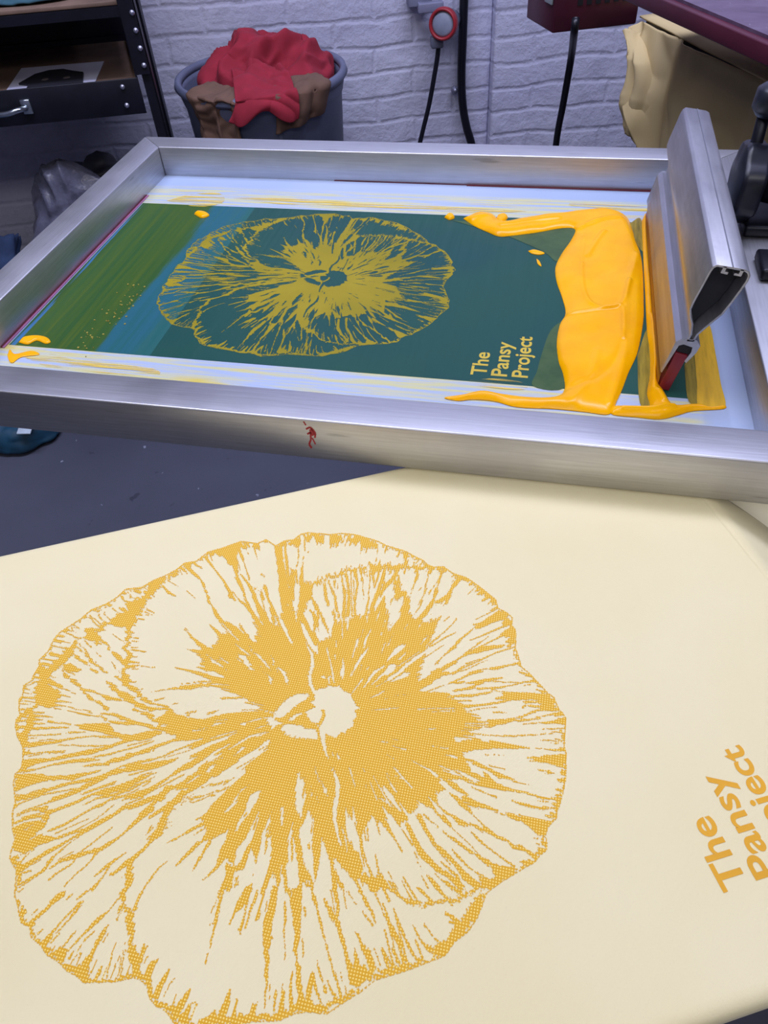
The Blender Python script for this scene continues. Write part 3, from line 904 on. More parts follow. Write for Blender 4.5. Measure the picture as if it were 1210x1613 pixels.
i 1130,600,10 1170,770,14 1200,800,10
c 880,950,20 960,1008,12
c 980,950,10 1010,1008,6
c 1060,880,10 1040,820,10
c 760,770,10 830,850,10 900,910,8
i 0,500,4 40,495,5
T 400 830 5.0417
I 175,160 240,130 250,160 200,190 240,300 260,420 280,600 230,700 200,500 190,300
I 240,470 280,460 310,330 330,330 320,480 300,600 250,620
i 210,150,30 220,250,20
i 250,120,14 260,300,20 275,440,24
i 340,130,60 330,110,40 270,110,20
i 350,130,8 350,260,6 330,340,6
i 400,60,10 400,180,8
i 405,240,5 380,320,14 380,440,30
i 330,340,14 345,460,10 375,580,50 370,700,60
i 290,320,6 300,460,30 290,620,30
I 360,440 470,455 460,540 420,590 390,610 340,640 360,520
I 400,60 560,60 550,120 500,130 480,90 430,110 410,90
I 600,60 700,60 700,80 660,140 600,150
i 520,80,24 500,130,8
i 610,100,20 605,155,6
i 640,90,30 630,150,10
i 690,90,8 660,145,5
i 720,70,10 690,125,5
i 750,80,16 720,135,5
i 780,90,30 760,140,10
I 740,60 850,75 990,120 980,160 920,160 870,150 800,130 760,90
i 820,110,24 800,150,8
i 860,130,30 850,185,6
i 900,150,14 890,190,5
i 985,160,6 980,200,4
i 1045,160,6 1045,190,4
i 1090,170,5 1090,190,4
i 1060,155,6 1190,195,8
i 1200,200,20 1200,290,14
i 440,180,6 425,190,5 430,200,5
i 970,235,5 970,280,4
i 460,450,16 520,430,24 570,410,24 620,380,16 680,370,20 720,335,20 850,320,14 920,305,16 1210,305,16
i 500,430,10 505,390,4
i 580,400,8 600,380,4
i 835,310,6 840,290,4
i 1080,300,6 1080,275,4
i 995,300,6 995,270,4
I 900,310 1010,310 990,360 940,370 920,330
i 940,360,16 945,420,10
i 1040,320,10 990,500,30 950,600,30 930,680,30
i 1000,350,14 950,490,10
i 1110,310,30 1140,360,14 1090,420,30 1040,470,24 1000,520,16
i 1110,400,10 1110,480,8 1095,510,4
i 1060,320,8 1080,350,8
i 1130,440,16 1130,560,40 1120,600,14
i 1200,320,8 1190,380,8
i 460,560,10 500,660,16 540,720,20 590,830,14
i 400,600,8 460,700,20 500,760,24
i 450,560,14 520,690,30 500,740,24
i 560,460,24 570,560,24 590,620,20 640,700,16 640,760,14
i 590,440,12 640,540,20 650,640,20 680,720,10
i 640,420,20 640,470,6
i 665,430,5 665,480,4
i 690,370,20 710,450,10 720,540,16 710,700,30 700,800,14
i 730,370,24 755,500,14 750,620,30 740,800,20
i 770,340,10 775,560,5 780,700,14
i 800,340,24 820,460,14 800,600,14 800,700,14
i 840,330,20 860,440,8 870,580,6
i 870,330,10 900,400,4
i 920,330,12 910,560,6 890,700,24
i 735,400,4 740,540,4
i 790,400,4 795,640,6
i 945,380,14 950,480,10
i 1090,580,10 1060,700,30 1050,780,14
i 1040,540,6 1000,640,40 960,700,24
i 40,650,20 110,800,14 150,940,6
i 0,570,16 60,700,40 130,860,30
i 50,510,5 80,620,6 110,760,12 170,800,20
i 95,470,16 120,600,14 170,770,20
i 130,600,14 190,740,24
i 60,370,5 70,390,5
i 20,480,8 0,490,8
i 0,760,8 60,880,8
c 210,740,30 260,840,30 300,920,20
c 330,640,30 325,730,10
i 270,830,6 300,900,6
c 350,470,30 340,560,40 330,650,24
c 600,640,30 600,760,40 610,880,10
c 700,740,10 700,890,8
c 745,720,24 740,830,10
c 900,690,10 890,780,6
c 840,680,60 860,600,60
C 420,620 390,690 430,770 470,840 480,780 460,690
c 370,740,12 400,820,40 450,920,40 490,1000,24
c 500,790,10 500,850,30 515,890,10
c 520,700,14 540,770,10
c 415,920,6 450,1005,8
c 860,830,8 850,880,5
c 820,900,20 810,950,24
c 920,830,6 880,900,20 870,960,14
c 650,890,6 650,960,14
c 580,960,8 590,1005,10
c 1040,920,6 1010,1005,6
c 1040,740,8 1010,860,8
c 1090,640,60 1120,700,80 1080,800,20
i 1070,765,8 1085,780,5
c 1090,870,10 1080,930,8
c 1200,930,14 1130,980,40 1110,1005,20
c 1170,560,60 1130,620,60 1100,720,50
c 970,740,10 990,690,14
c 900,960,6 880,1005,8
c 180,790,14 170,700,10
i 1150,520,60 1200,570,40
T 600 870 5.0417
i 0,115,20 420,120,24
i 190,10,30 200,80,20
i 215,20,16 300,50,8 375,100,8
i 265,70,6 260,95,4
i 300,60,8 270,90,5
i 330,70,10 310,100,8
i 380,110,30 380,150,8
i 390,120,40 390,160,20
i 130,120,40 110,200,20 50,260,14 0,330,14
i 30,130,10 20,260,10
i 75,120,30 80,160,6
i 150,130,4 180,150,4
i 280,130,40 290,170,20 260,260,8 235,330,5
i 300,160,12 280,220,14
i 110,200,10 95,300,5
i 130,200,14 150,300,14 130,360,30
i 360,130,16 375,190,6 350,300,14 300,440,10 270,480,4
i 330,265,6 300,300,5
i 400,290,10 380,330,8
i 470,150,24 460,250,12 420,370,24 350,480,40 290,540,30
i 490,160,5 420,270,4
i 500,130,40 500,150,30
i 440,400,30 520,350,20 560,290,24 600,230,30 640,200,40
i 650,190,30 700,210,14
I 560,160 700,190 660,220 600,200
i 700,200,24 740,250,24
i 740,240,30 770,260,24
i 780,290,30 830,320,50 880,370,30 920,400,20
i 740,280,6 700,320,5
i 800,310,20 780,320,10
i 810,380,14 860,350,30
i 850,410,6 870,390,8
i 580,180,20 580,220,5
i 390,500,10 440,450,14 500,380,6
i 580,260,10 540,350,24 500,440,10 470,500,16 440,560,24 400,600,30
i 480,560,5 545,505,5
i 760,525,5 920,450,5
I 760,560 820,540 930,460 1000,480 1040,530 1030,600 990,590 960,540 880,560 780,605
i 730,570,6 780,560,8
i 600,520,5 540,590,5 470,660,10 400,720,16
i 600,630,4 520,670,8 400,740,12
i 760,580,8 700,640,14 640,680,16 560,770,24 490,820,10 420,910,6
i 700,700,6 800,660,10 960,590,12 1020,560,8
i 1000,640,60 1050,600,40 1040,700,60 1020,740,30
i 980,650,14 900,690,8 800,740,8 720,780,8
i 840,670,6 760,730,8 640,830,16 540,890,16 460,930,12
i 960,740,24 800,770,40 700,800,14 600,850,10
i 1060,750,10 900,800,10 780,860,8 640,920,8 560,970,6
i 800,840,5 650,890,5
i 1110,880,8 980,900,10 880,920,20
i 850,920,4 780,930,6 740,950,20 620,1000,10
i 1080,780,10 1050,780,3
i 1090,810,14 1050,815,3
i 1070,790,8 1095,860,10
i 1140,960,20 1100,930,4
i 1170,970,24 1200,990,8
c 40,960,40 90,910,60
c 170,740,30 120,770,30 60,850,10
c 220,770,6 150,850,8
c 210,570,10 195,610,6
c 350,680,20 330,720,10
c 80,680,10 60,740,6
c 300,790,8 140,900,8
c 400,750,14 260,850,30 150,940,14
c 420,650,20 430,600,10
c 520,720,50 450,790,60 400,860,70 340,940,50 300,1000,20
i 520,720,4 440,770,6 350,830,12
c 420,800,14 350,850,10
c 240,860,20 180,930,20 60,1005,30
c 340,520,14 300,600,8
c 480,440,90 430,500,60 360,530,20
c 30,950,14 0,980,14
c 360,870,8 300,900,8
i 400,530,20 440,560,20
i 520,960,30 420,960,40 360,1000,60
c 20,730,8 0,800,8
c 620,640,40 500,720,40
i 600,520,5 540,590,5 470,660,10 400,720,16
i 600,630,4 520,670,8 400,740,12
T 660 1040 5.0417
i 300,10,10 150,100,20
i 530,0,5 350,80,5 270,100,5
i 410,10,5 350,50,8 240,110,6
i 560,65,8 640,60,16 800,15,8
i 540,65,4 500,70,5
i 490,90,8 450,95,20 380,120,6 310,150,14 240,180,10
I 250,180 300,155 350,180
i 220,190,4 60,250,8
i 370,180,5 460,175,30 530,155,20 670,135,10
i 480,180,30 400,220,16 260,245,16
i 560,160,8 780,180,6 900,165,16 920,170,30
i 880,120,20 960,190,24
i 820,100,6 860,115,14
i 820,200,4 870,190,4
i 830,120,6 870,125,6
i 910,230,4 990,240,6
i 780,185,6 660,210,8 480,225,14 420,210,14
i 240,290,12 340,280,24 420,280,20 560,250,8 600,230,6 680,210,6
i 240,320,8 400,320,10
I 660,250 800,255 1030,265 1070,300 1100,390 1120,400 1060,400 960,400 950,320 860,310 700,320 640,300
i 600,240,8 660,250,10
i 610,300,8 680,295,24
i 850,330,16 960,330,14
i 820,370,20 840,350,8
i 860,360,12 960,370,16
i 700,320,14 560,345,16 420,360,16 300,370,30
i 600,370,4 440,390,6 360,410,6
i 570,415,5 620,408,10 670,415,4
i 960,395,14 860,420,10 760,465,14 640,490,40 560,500,60
i 1110,410,10 1020,430,10 900,465,10 760,480,14
i 1140,430,10 1060,430,20
i 1150,480,50 1100,480,40 1040,490,20 960,495,8 840,505,5
i 1150,540,8 1060,545,6 990,548,4
i 1130,570,10 1060,570,6 940,585,5
i 920,585,5 760,600,8 560,595,6 440,580,8
i 1150,560,20 1150,640,24 1140,700,20
i 1120,630,8 1080,625,6
i 1120,640,6 980,635,4
i 1100,655,4 1060,655,4
i 1000,705,6 1120,712,14 1160,720,10
i 980,700,4 940,703,4
I 560,630 760,670 920,700 740,700 560,700
i 840,768,6 940,775,14
I 880,800 960,750 1170,745 1165,860 1100,840 1000,810
i 930,865,5 1040,880,12 990,895,8
i 1130,880,5 1165,880,8
i 1165,930,6 1165,980,8
i 1110,940,5 1160,940,8
i 1120,965,5 1160,965,6
i 530,750,5 570,758,8
i 600,750,4 670,750,5
i 560,835,6 660,858,8
i 340,780,14 430,800,16 560,870,24 650,920,40 760,950,8
i 760,965,8 860,990,8
i 380,420,16 480,435,6
i 400,455,20 500,460,10
c 360,500,8 540,500,10
c 370,520,8 540,520,10
c 0,390,14 120,380,10 260,380,10
c 120,410,8 260,400,10 300,410,5
c 370,600,8 460,610,14 560,640,8
c 300,630,40 360,625,24 420,620,6
c 80,550,10 150,545,8
c 110,685,6 240,700,12
c 350,540,6 580,560,6
c 230,750,24 290,770,14
c 0,830,10 80,870,20 130,910,30
c 170,840,10 260,880,14 330,920,14
c 400,860,40 520,890,30
c 170,960,20 230,1000,30
c 230,290,6 400,300,8
c 340,560,6 470,560,6
i 150,80,40 60,160,60 0,200,70
i 230,100,20 140,100,40
c 130,40,8 60,110,40 0,160,14
c 260,940,8 320,960,8
i 520,900,30 580,990,60
i 350,930,14 480,960,30 650,1000,30
T 600 1200 5.0417
i 560,0,30 700,60,30 760,90,20
i 740,10,24 860,60,24 950,110,16 1050,145,8
i 1080,165,6 1170,182,7
i 700,90,24 830,150,50
i 860,28,6 960,50,8
I 620,140 740,170 830,150 960,190 1050,215 1180,240 1100,240 900,215 760,190
i 1050,220,14 1210,260,12
i 730,205,10 840,250,8 920,280,10
i 510,140,20 600,200,50 680,250,30
i 1050,310,6 1110,335,12 1210,360,8
i 660,290,40 780,340,40 920,380,12
i 560,250,24 640,330,40 710,390,30
i 650,320,10 760,360,6
i 900,400,4 990,420,8
I 990,405 1060,430 1120,430 1210,440 1210,540 1140,480 1060,450
i 710,400,5 800,490,8 850,550,40 920,590,20 1000,620,8
i 430,330,10 540,420,20 640,490,50 700,500,14
i 700,480,8 800,540,24 880,570,20
i 700,540,6 780,620,16 860,690,12 1000,790,10 1060,830,20
i 380,280,30 440,380,40 500,450,40 560,520,10
i 560,520,5 700,650,5 800,760,6 880,810,10 960,850,30
i 320,320,20 400,340,40
i 330,410,6 420,500,8 480,510,6
i 390,455,4 470,505,8
i 490,550,10 560,600,20 680,690,20 760,740,16 850,800,40
I 850,780 920,830 1090,850 1060,890 960,960 880,1000 820,1008 870,960 900,900
i 1000,620,8 1060,680,30 1150,700,20 1210,740,20
i 1080,660,8 1140,680,8
i 1110,840,20 1210,800,20
i 300,430,40 380,580,30 420,640,16
i 430,650,20 500,720,30 600,820,30 680,920,60 760,980,60
i 560,690,10 620,760,20 700,840,10
i 700,840,8 840,920,8
i 480,800,10 600,900,20 640,1000,30
i 400,640,6 540,800,6
i 210,500,30 260,610,40 310,710,50 380,780,50 460,860,30 560,920,40 640,1000,50
i 160,530,10 240,640,14
i 20,480,30 70,550,16 165,700,8
i 260,710,4 290,770,6
i 285,795,8 295,800,8
i 300,810,6 310,820,4
i 170,910,6 230,1000,10
i 320,905,6 370,990,10
i 370,900,6 420,960,30 450,1000,40
i 10,900,10 30,1005,40
i 60,890,5 130,1005,5
i 790,930,40 900,950,40
c 100,40,8 160,110,14 240,200,14
c 40,110,6 120,240,12
c 10,200,14 70,270,50 130,360,14
c 0,300,20 80,340,20
c 150,330,10 210,420,20
c 20,370,8 80,460,50 150,560,50
c 260,0,10 380,60,10 440,110,20
c 440,140,14 540,230,24 620,270,14
c 640,170,70 720,240,60 900,330,50
C 470,240 560,260 610,320 660,380 700,420 640,460 560,400 480,300
c 440,240,14 470,290,20
c 360,260,10 420,330,24 480,410,40
c 300,320,8 340,370,50 420,440,60 480,490,60
c 240,430,60 290,540,60 350,650,60 430,740,40
c 480,60,12 620,110,12
c 640,90,30 760,150,30
c 520,60,6 640,80,8
c 730,60,50 800,90,30
c 680,150,6 760,160,6
c 550,450,40 640,560,50 760,670,50 860,760,40
i 500,450,30 520,480,24
i 700,540,6 780,620,16 860,690,12 1000,790,10 1060,830,20
i 560,520,5 700,650,5 800,760,6
T 660 1220 5.0417
i 750,205,6 860,240,14 960,265,20 1090,265,8
i 940,180,14 1110,195,14
i 1130,130,14 1110,200,40 1090,280,24
i 940,205,3 1100,235,4
i 880,155,16 940,170,16
i 1000,325,10 1090,345,14
I 790,340 820,320 1040,370 1080,340 1070,380 1020,430 1000,495 930,470 880,420
i 690,305,8 740,330,40 800,360,30
i 930,510,5 960,510,4
i 930,545,4 960,560,4
i 1000,500,6 1015,600,8
i 900,640,20 960,600,30 1010,605,14
i 850,600,10 920,660,30
i 830,700,16 920,690,20
i 800,690,6 860,710,10
i 990,520,10 1010,540,6
i 1140,30,6 1160,35,10
i 1120,60,4 1160,50,6
i 1150,100,8 1110,130,4
i 980,560,5 1010,570,5
"""
OUTLINE = """240,915 224,925 198,928 184,941 168,951 143,961 127,975 105,989 93,997 85,1007 75,1027 62,1039 61,1051 53,1064 50,1072 37,1080 36,1094 30,1103 30,1120 32,1125 25,1135 24,1145 28,1161 36,1177 36,1195 34,1209 24,1219 21,1234 23,1250 24,1264 19,1281 20,1307 24,1321 18,1339 15,1351 20,1361 26,1371 24,1395 23,1412 27,1420 30,1440 33,1453 46,1459 50,1477 65,1489 73,1503 95,1517 105,1529 121,1537 131,1547 178,1546 208,1540 220,1542 232,1553 235,1571 246,1584 261,1592 269,1603 276,1613 300,1619 350,1617 398,1609 440,1607 465,1596 485,1593 515,1597 539,1580 565,1564 590,1544 638,1529 701,1505 716,1483 736,1468 751,1447 766,1407 775,1399 799,1383 825,1367 841,1359 850,1347 861,1339 861,1323 858,1317 864,1301 876,1289 878,1275 884,1260 888,1240 891,1228 892,1187 889,1179 891,1131 886,1123 880,1117 872,1098 864,1093 850,1078 835,1062 821,1050 819,1043 812,1021 812,993 806,985 807,973 798,965 784,958 781,945 755,924 735,910 713,903 699,893 683,893 674,890 667,883 656,878 638,868 610,860 594,852 559,842 539,840 519,842 485,839 473,842 463,850 448,852 434,860 419,850 406,856 379,853 351,863 327,870 309,884 291,887 277,898 257,908 240,915
"""
SC = 2; AW, AH, AX, AY = 950, 820, 0, 820
def build_art():
    A = np.zeros((AH * SC, AW * SC), bool)
    tf = lambda x, y: ((x - AX) * SC, (y - AY) * SC)
    ox = oy = 0; k = 1
    for ln in ART.strip().splitlines():
        t = ln.split()
        if t[0] == 'T': ox, oy, k = map(float, t[1:]); continue
        P = [tuple(map(float, q.split(','))) for q in t[1:]]
        Q = [tf(ox + p[0] / k, oy + p[1] / k) + ((max(p[2] / k, 1.0) * SC,) if len(p) > 2 else ()) for p in P]
        (polyfill if t[0] in 'IC' else stroke)(A, Q, t[0] in 'Ii')
    o = [tf(*map(float, q.split(','))) for q in OUTLINE.split()]
    O = np.zeros_like(A); polyfill(O, o, True)
    # frayed, radial edges
    yy, xx = np.mgrid[0:A.shape[0], 0:A.shape[1]]
    cx, cy = (525 - AX) * SC, (1115 - AY) * SC
    dx = xx - cx; dy = yy - cy; r = np.hypot(dx, dy) + 1e-6; th = np.arctan2(dy, dx)
    rg = np.random.default_rng(3); n = np.zeros_like(r)
    for N, a in ((900, .55), (400, .5), (170, .3)):
        t = ((th + np.pi) / (2 * np.pi) * N).astype(int) % N
        band = (r / SC / 34 + rg.random(N)[t]).astype(int) % 64
        n += a * (rg.random((N, 64)) * 2 - 1)[t, band]
    s = n * np.clip(r / SC * .045, 1.5, 5.5) * SC
    A = A[np.clip(yy + dy / r * s, 0, A.shape[0] - 1).astype(int), np.clip(xx + dx / r * s, 0, A.shape[1] - 1).astype(int)]
    # fine ticks standing on the rim
    oa = np.array([(math.atan2(p[1] - cy, p[0] - cx), math.hypot(p[0] - cx, p[1] - cy)) for p in o[:-1]])
    oa = oa[np.argsort(oa[:, 0])]
    ro = np.interp(th, np.r_[oa[-1, 0] - 2 * np.pi, oa[:, 0], oa[0, 0] + 2 * np.pi], np.r_[oa[-1, 1], oa[:, 1], oa[0, 1]])
    N = 620; L = rg.random(N) ** 3 * 13 * SC + 1.5
    L = np.where(rg.random(N) < .45, 1.5, L)
    ti = ((th + np.pi) / (2 * np.pi) * N).astype(int) % N
    A |= (ro - r) < L[ti]
    A &= O
    stroke(A, [p + (1.3 * SC,) for p in o], True)
    return A
ARTM = build_art()
GC = 0.00052; LA = math.radians(-27.5)
def art_cells():
    cl, sl = math.cos(LA), math.sin(LA)
    # bounds in pattern space
    px = np.array([(0, 830), (900, 830), (900, 1625), (0, 1625)], float)
    uv = []
    for p in px:
        P = onz(p, ZP); x = P[0] / K - PT[0]; y = P[1] / K - PT[1]
        c, s = math.cos(PA), math.sin(PA); uv.append((c * x + s * y, -s * x + c * y))
    uv = np.array(uv); ab = np.stack([cl * uv[:, 0] + sl * uv[:, 1], -sl * uv[:, 0] + cl * uv[:, 1]], 1)
    i0, j0 = np.floor(ab.min(0) / GC / 3).astype(int) * 3; i1, j1 = np.ceil(ab.max(0) / GC).astype(int)
    I, J = np.meshgrid(np.arange(i0, i1), np.arange(j0, j1))
    tone = np.zeros(I.shape)
    for da in (.17, .5, .83):
        for db in (.17, .5, .83):
            a = (I + da) * GC; b = (J + db) * GC
            u = cl * a - sl * b; v = sl * a + cl * b
            c, s = math.cos(PA), math.sin(PA)
            X = K * (c * u - s * v + PT[0]); Y = K * (s * u + c * v + PT[1])
            q = project(np.stack([X, Y, np.full(X.shape, ZP)], -1))
            ix = ((q[..., 0] - AX) * SC).astype(int); iy = ((q[..., 1] - AY) * SC).astype(int)
            ok = (ix >= 0) & (ix < ARTM.shape[1]) & (iy >= 0) & (iy < ARTM.shape[0])
            tone += np.where(ok, ARTM[np.clip(iy, 0, ARTM.shape[0] - 1), np.clip(ix, 0, ARTM.shape[1] - 1)], 0) / 9
    return I, J, tone, i0, j0
AI, AJ, TONE, I0, J0 = art_cells()
def cells_mesh(name, mask, mat):
    cl, sl = math.cos(LA), math.sin(LA); V = []; Fc = []
    for r in range(mask.shape[0]):
        row = np.r_[0, mask[r].astype(int), 0]; d = np.diff(row)
        st = np.where(d == 1)[0]; en = np.where(d == -1)[0]
        for a, b in zip(st, en):
            k = len(V)
            for (ii, jj) in ((a, r), (b, r), (b, r + 1), (a, r + 1)):
                x = (ii + I0) * GC; y = (jj + J0) * GC
                V.append((cl * x - sl * y, sl * x + cl * y, 0))
            Fc.append((k, k + 1, k + 2, k + 3))
    return mesh_obj(name, V, Fc, mat)

def text_obj(name, lines, mat, extrude=0.0002):
    """lines: (string, baseline u, start v, end v) -> one mesh in pattern coordinates"""
    out_v = []; out_f = []
    for s, ub, v0, v1 in lines:
        cu = bpy.data.curves.new('t', 'FONT'); cu.body = s; cu.size = 1.0; cu.offset = 0.018; cu.resolution_u = 6
        to = bpy.data.objects.new('t', cu); COL.objects.link(to)
        dg = bpy.context.evaluated_depsgraph_get(); dg.update()
        me = bpy.data.meshes.new_from_object(to.evaluated_get(dg))
        xs = [v.co.x for v in me.vertices]; x0, x1 = min(xs), max(xs)
        cap = 0.0155 / 0.73
        k = len(out_v)
        for v in me.vertices:
            out_v.append((ub - v.co.y * cap, v0 + (v.co.x - x0) / (x1 - x0) * (v1 - v0), 0))
        out_f += [tuple(k + i for i in p.vertices) for p in me.polygons]
        bpy.data.objects.remove(to); bpy.data.meshes.remove(me); bpy.data.curves.remove(cu)
    return mesh_obj(name, out_v, out_f, mat)
LINES = [('The', -0.0435, 0.5770, 0.6147), ('Pansy', -0.0240, 0.5778, 0.6350), ('Project', -0.0045, 0.5783, 0.6468)]

# ================================================================== ROOM
def wall_material():
    m = MB('painted_brick', 0.75)
    co = m.coord((1, 1, 1), (math.radians(90), 0, 0))
    warp = m.n('ShaderNodeTexNoise', Scale=4.5, Detail=4.0)
    m.l(co, warp.inputs['Vector'])
    mv = m.n('ShaderNodeMixRGB', blend_type='ADD'); mv.inputs[0].default_value = 0.05
    m.l(co, mv.inputs[1]); m.l(warp.outputs['Color'], mv.inputs[2])
    br = m.n('ShaderNodeTexBrick', Scale=1.0)
    br.inputs['Color1'].default_value = G(0.8); br.inputs['Color2'].default_value = G(1.0); br.inputs['Mortar'].default_value = G(0.0)
    br.inputs['Mortar Size'].default_value = 0.010; br.inputs['Mortar Smooth'].default_value = 0.9
    br.inputs['Brick Width'].default_value = 0.235; br.inputs['Row Height'].default_value = 0.069
    m.l(mv.outputs[0], br.inputs['Vector'])
    fine = m.noise(14, m.coord(), 6, 0.65)
    big = m.noise(2.2, m.coord(), 4, 0.6)
    c = m.ramp(big, [(0.3, srgb(208, 208, 232)), (0.7, srgb(232, 232, 248))])
    c = m.mix(m.ramp(fine, [(0.55, G(0)), (0.8, G(0.35))]), c, srgb(170, 172, 192))
    m.base(c)
    h = m.math('ADD', m.math('MULTIPLY', br.outputs['Color'], 0.30), m.math('MULTIPLY', fine, 1.2))
    m.bump(h, 0.38, 0.02)
    return m.m
M_wall = wall_material()
WD = 2.45
def wall_slab(name, a0, a1, D, thick=0.25, z1=2.9):
    # local frame: x along wall, y depth, z up -> procedural bricks follow the wall
    bm = bmesh.new()
    obox(bm, (a0, 0, 0), (a1 - a0, 0, 0), (0, thick, 0), (0, 0, z1))
    o = bm_obj(name, bm, M_wall, bevel=0.006)
    o.location = tuple((CAM * [1, 1, 0] + NN * D)); o.rotation_euler = (0, 0, WA)
    o['kind'] = 'structure'; return o
pier_a = wa((775, 60), WD)[0]
wall_slab('wall_back', -3.6, pier_a - 0.0005, WD)
wall_slab('wall_pier', pier_a, 3.4, WD - 0.035, 0.285)
mf = MB('concrete_floor', 0.55)
f1 = mf.noise(1.6, None, 5, 0.6); f2 = mf.noise(45, None, 2, 0.5)
cf = mf.ramp(f1, [(0.3, srgb(70, 73, 86)), (0.7, srgb(86, 89, 102))])
cf = mf.mix(mf.ramp(f2, [(0.74, G(0)), (0.78, G(0.7))]), cf, srgb(165, 168, 185))
cf = mf.mix(mf.ramp(mf.noise(22, None, 2), [(0.27, G(0.6)), (0.31, G(0))]), cf, srgb(40, 42, 55))
mf.base(cf); mf.bump(f1, 0.1, 0.01)
bm = bmesh.new(); obox(bm, (-4.5, -2.6, -0.1), (9, 0, 0), (0, 6.4, 0), (0, 0, 0.1))
o = bm_obj('floor', bm, mf.m); o['kind'] = 'structure'
M_ceil = mat_plain('ceiling_paint', srgb(205, 208, 228), 0.9, var=0.04, scale=3)
bm = bmesh.new(); obox(bm, (-4.5, -2.6, 2.9), (9, 0, 0), (0, 6.4, 0), (0, 0, 0.1))
o = bm_obj('ceiling', bm, M_ceil); o['kind'] = 'structure'
M_wallside = mat_plain('side_wall_paint', srgb(150, 150, 168), 0.85, var=0.06, scale=3)
for nm, q in (('wall_left', ((-4.5, -2.6, 0), (0.1, 0, 0), (0, 6.4, 0))), ('wall_right', ((4.4, -2.6, 0), (0.1, 0, 0), (0, 6.4, 0))), ('wall_front', ((-4.5, -2.7, 0), (9, 0, 0), (0, 0.1, 0)))):
    bm = bmesh.new(); obox(bm, q[0], q[1], q[2], (0, 0, 2.9)); o = bm_obj(nm, bm, M_wallside); o['kind'] = 'structure'

# ================================================================== THE PRINTING SCREEN
XLO, XLI, XRI, XRO = -0.5913, -0.5539, 0.1904, 0.2278
YNO, YNI, YFI, YFO = 0.4449, 0.4823, 0.9978, 1.0353
ZT, ZB = ZM + 0.0393, ZM - 0.0046
alu_x, alu_y = mat_alu('brushed_aluminium_along', 'x'), mat_alu('brushed_aluminium_across', 'y')
screen = empty('printing_screen', ((XLO + XRO) / 2, (YNO + YFO) / 2, ZB),
               'silver aluminium framed screen with green stencil of the flower and yellow ink', 'printing screen')
def bar(poly, mat):
    bm = bmesh.new(); prism(bm, poly, ZB, ZT)
    o = bm_obj('frame_bar', bm, mat, bevel=0.0016, seg=3); adopt(screen, o); return o
g = 0.00015
bar([(XLO, YNO), (XRO, YNO), (XRI - g, YNI), (XLI + g, YNI)], alu_x)
bar([(XLI + g, YFI), (XRI - g, YFI), (XRO, YFO), (XLO, YFO)], alu_x)
bar([(XLO, YNO + g), (XLI, YNI + g), (XLI, YFI - g), (XLO, YFO - g)], alu_y)
bar([(XRI, YNI + g), (XRO, YNO + g), (XRO, YFO - g), (XRI, YFI - g)], alu_y)
# white mesh with smeared ink along the margins
m = MB('white_mesh_fabric', 0.4, spec=0.35)
pos = m.n('ShaderNodeSeparateXYZ'); m.tc = m.n('ShaderNodeTexCoord'); m.l(m.tc.outputs['Object'], pos.inputs[0])
st = m.noise(4, m.coord((2.2, 55, 1)), 5, 0.6)            # streaks along the long side
patch = m.noise(5, m.coord((1.5, 9, 1)), 3)
c = m.ramp(m.noise(3, m.coord()), [(0.3, srgb(156, 174, 204)), (0.7, srgb(176, 190, 216))])
# margins: near (y<.566) and far (y>.907)
yv = pos.outputs[1]
def band(m, v, a, b, s=0.004):    # 1 between a and b
    mr1 = m.n('ShaderNodeMapRange', interpolation_type='SMOOTHSTEP'); m.l(v, mr1.inputs[0])
    mr1.inputs[1].default_value = a - s; mr1.inputs[2].default_value = a + s
    mr2 = m.n('ShaderNodeMapRange', interpolation_type='SMOOTHSTEP'); m.l(v, mr2.inputs[0])
    mr2.inputs[1].default_value = b - s; mr2.inputs[2].default_value = b + s; mr2.inputs[3].default_value = 1; mr2.inputs[4].default_value = 0
    return m.math('MULTIPLY', mr1.outputs[0], mr2.outputs[0])
xv = pos.outputs[0]
k1 = m.math('ADD', band(m, yv, 0.549, 0.570, 0.005), band(m, yv, 0.500, 0.532, 0.008))
k2 = m.math('ADD', band(m, yv, 0.905, 0.962, 0.008), m.math('MULTIPLY', band(m, yv, 0.490, 0.575, 0.004), 0.75))
k = m.math('MULTIPLY', m.math('ADD', k1, k2, True), band(m, xv, -0.60, 0.15, 0.01))
c = m.mix(m.math('MULTIPLY', m.math('MULTIPLY', m.ramp(st, [(0.42, G(0)), (0.58, G(1))]), 0.75), k), c, srgb(212, 205, 120))
c = m.mix(m.math('MULTIPLY', m.ramp(patch, [(0.60, G(0)), (0.72, G(0.8))]), k), c, srgb(214, 190, 60))
xr = band(m, xv, 0.150, 0.172, 0.002)
c = m.mix(m.math('MULTIPLY', xr, 0.35), c, srgb(150, 165, 190))
m.base(c)
weave = m.n('ShaderNodeTexWave', Scale=900.0); m.l(m.coord(), weave.inputs['Vector'])
m.bump(weave.outputs['Fac'], 0.02, 0.0005)
bm = bmesh.new(); prism(bm, [(XLI - 0.004, YNI - 0.004), (XRI + 0.004, YNI - 0.004), (XRI + 0.004, YFI + 0.004), (XLI - 0.004, YFI + 0.004)], ZM - 0.0012, ZM - 0.0002)
adopt(screen, tag(bm_obj('screen_mesh', bm, m.m), 'white mesh smeared with yellow ink', None))
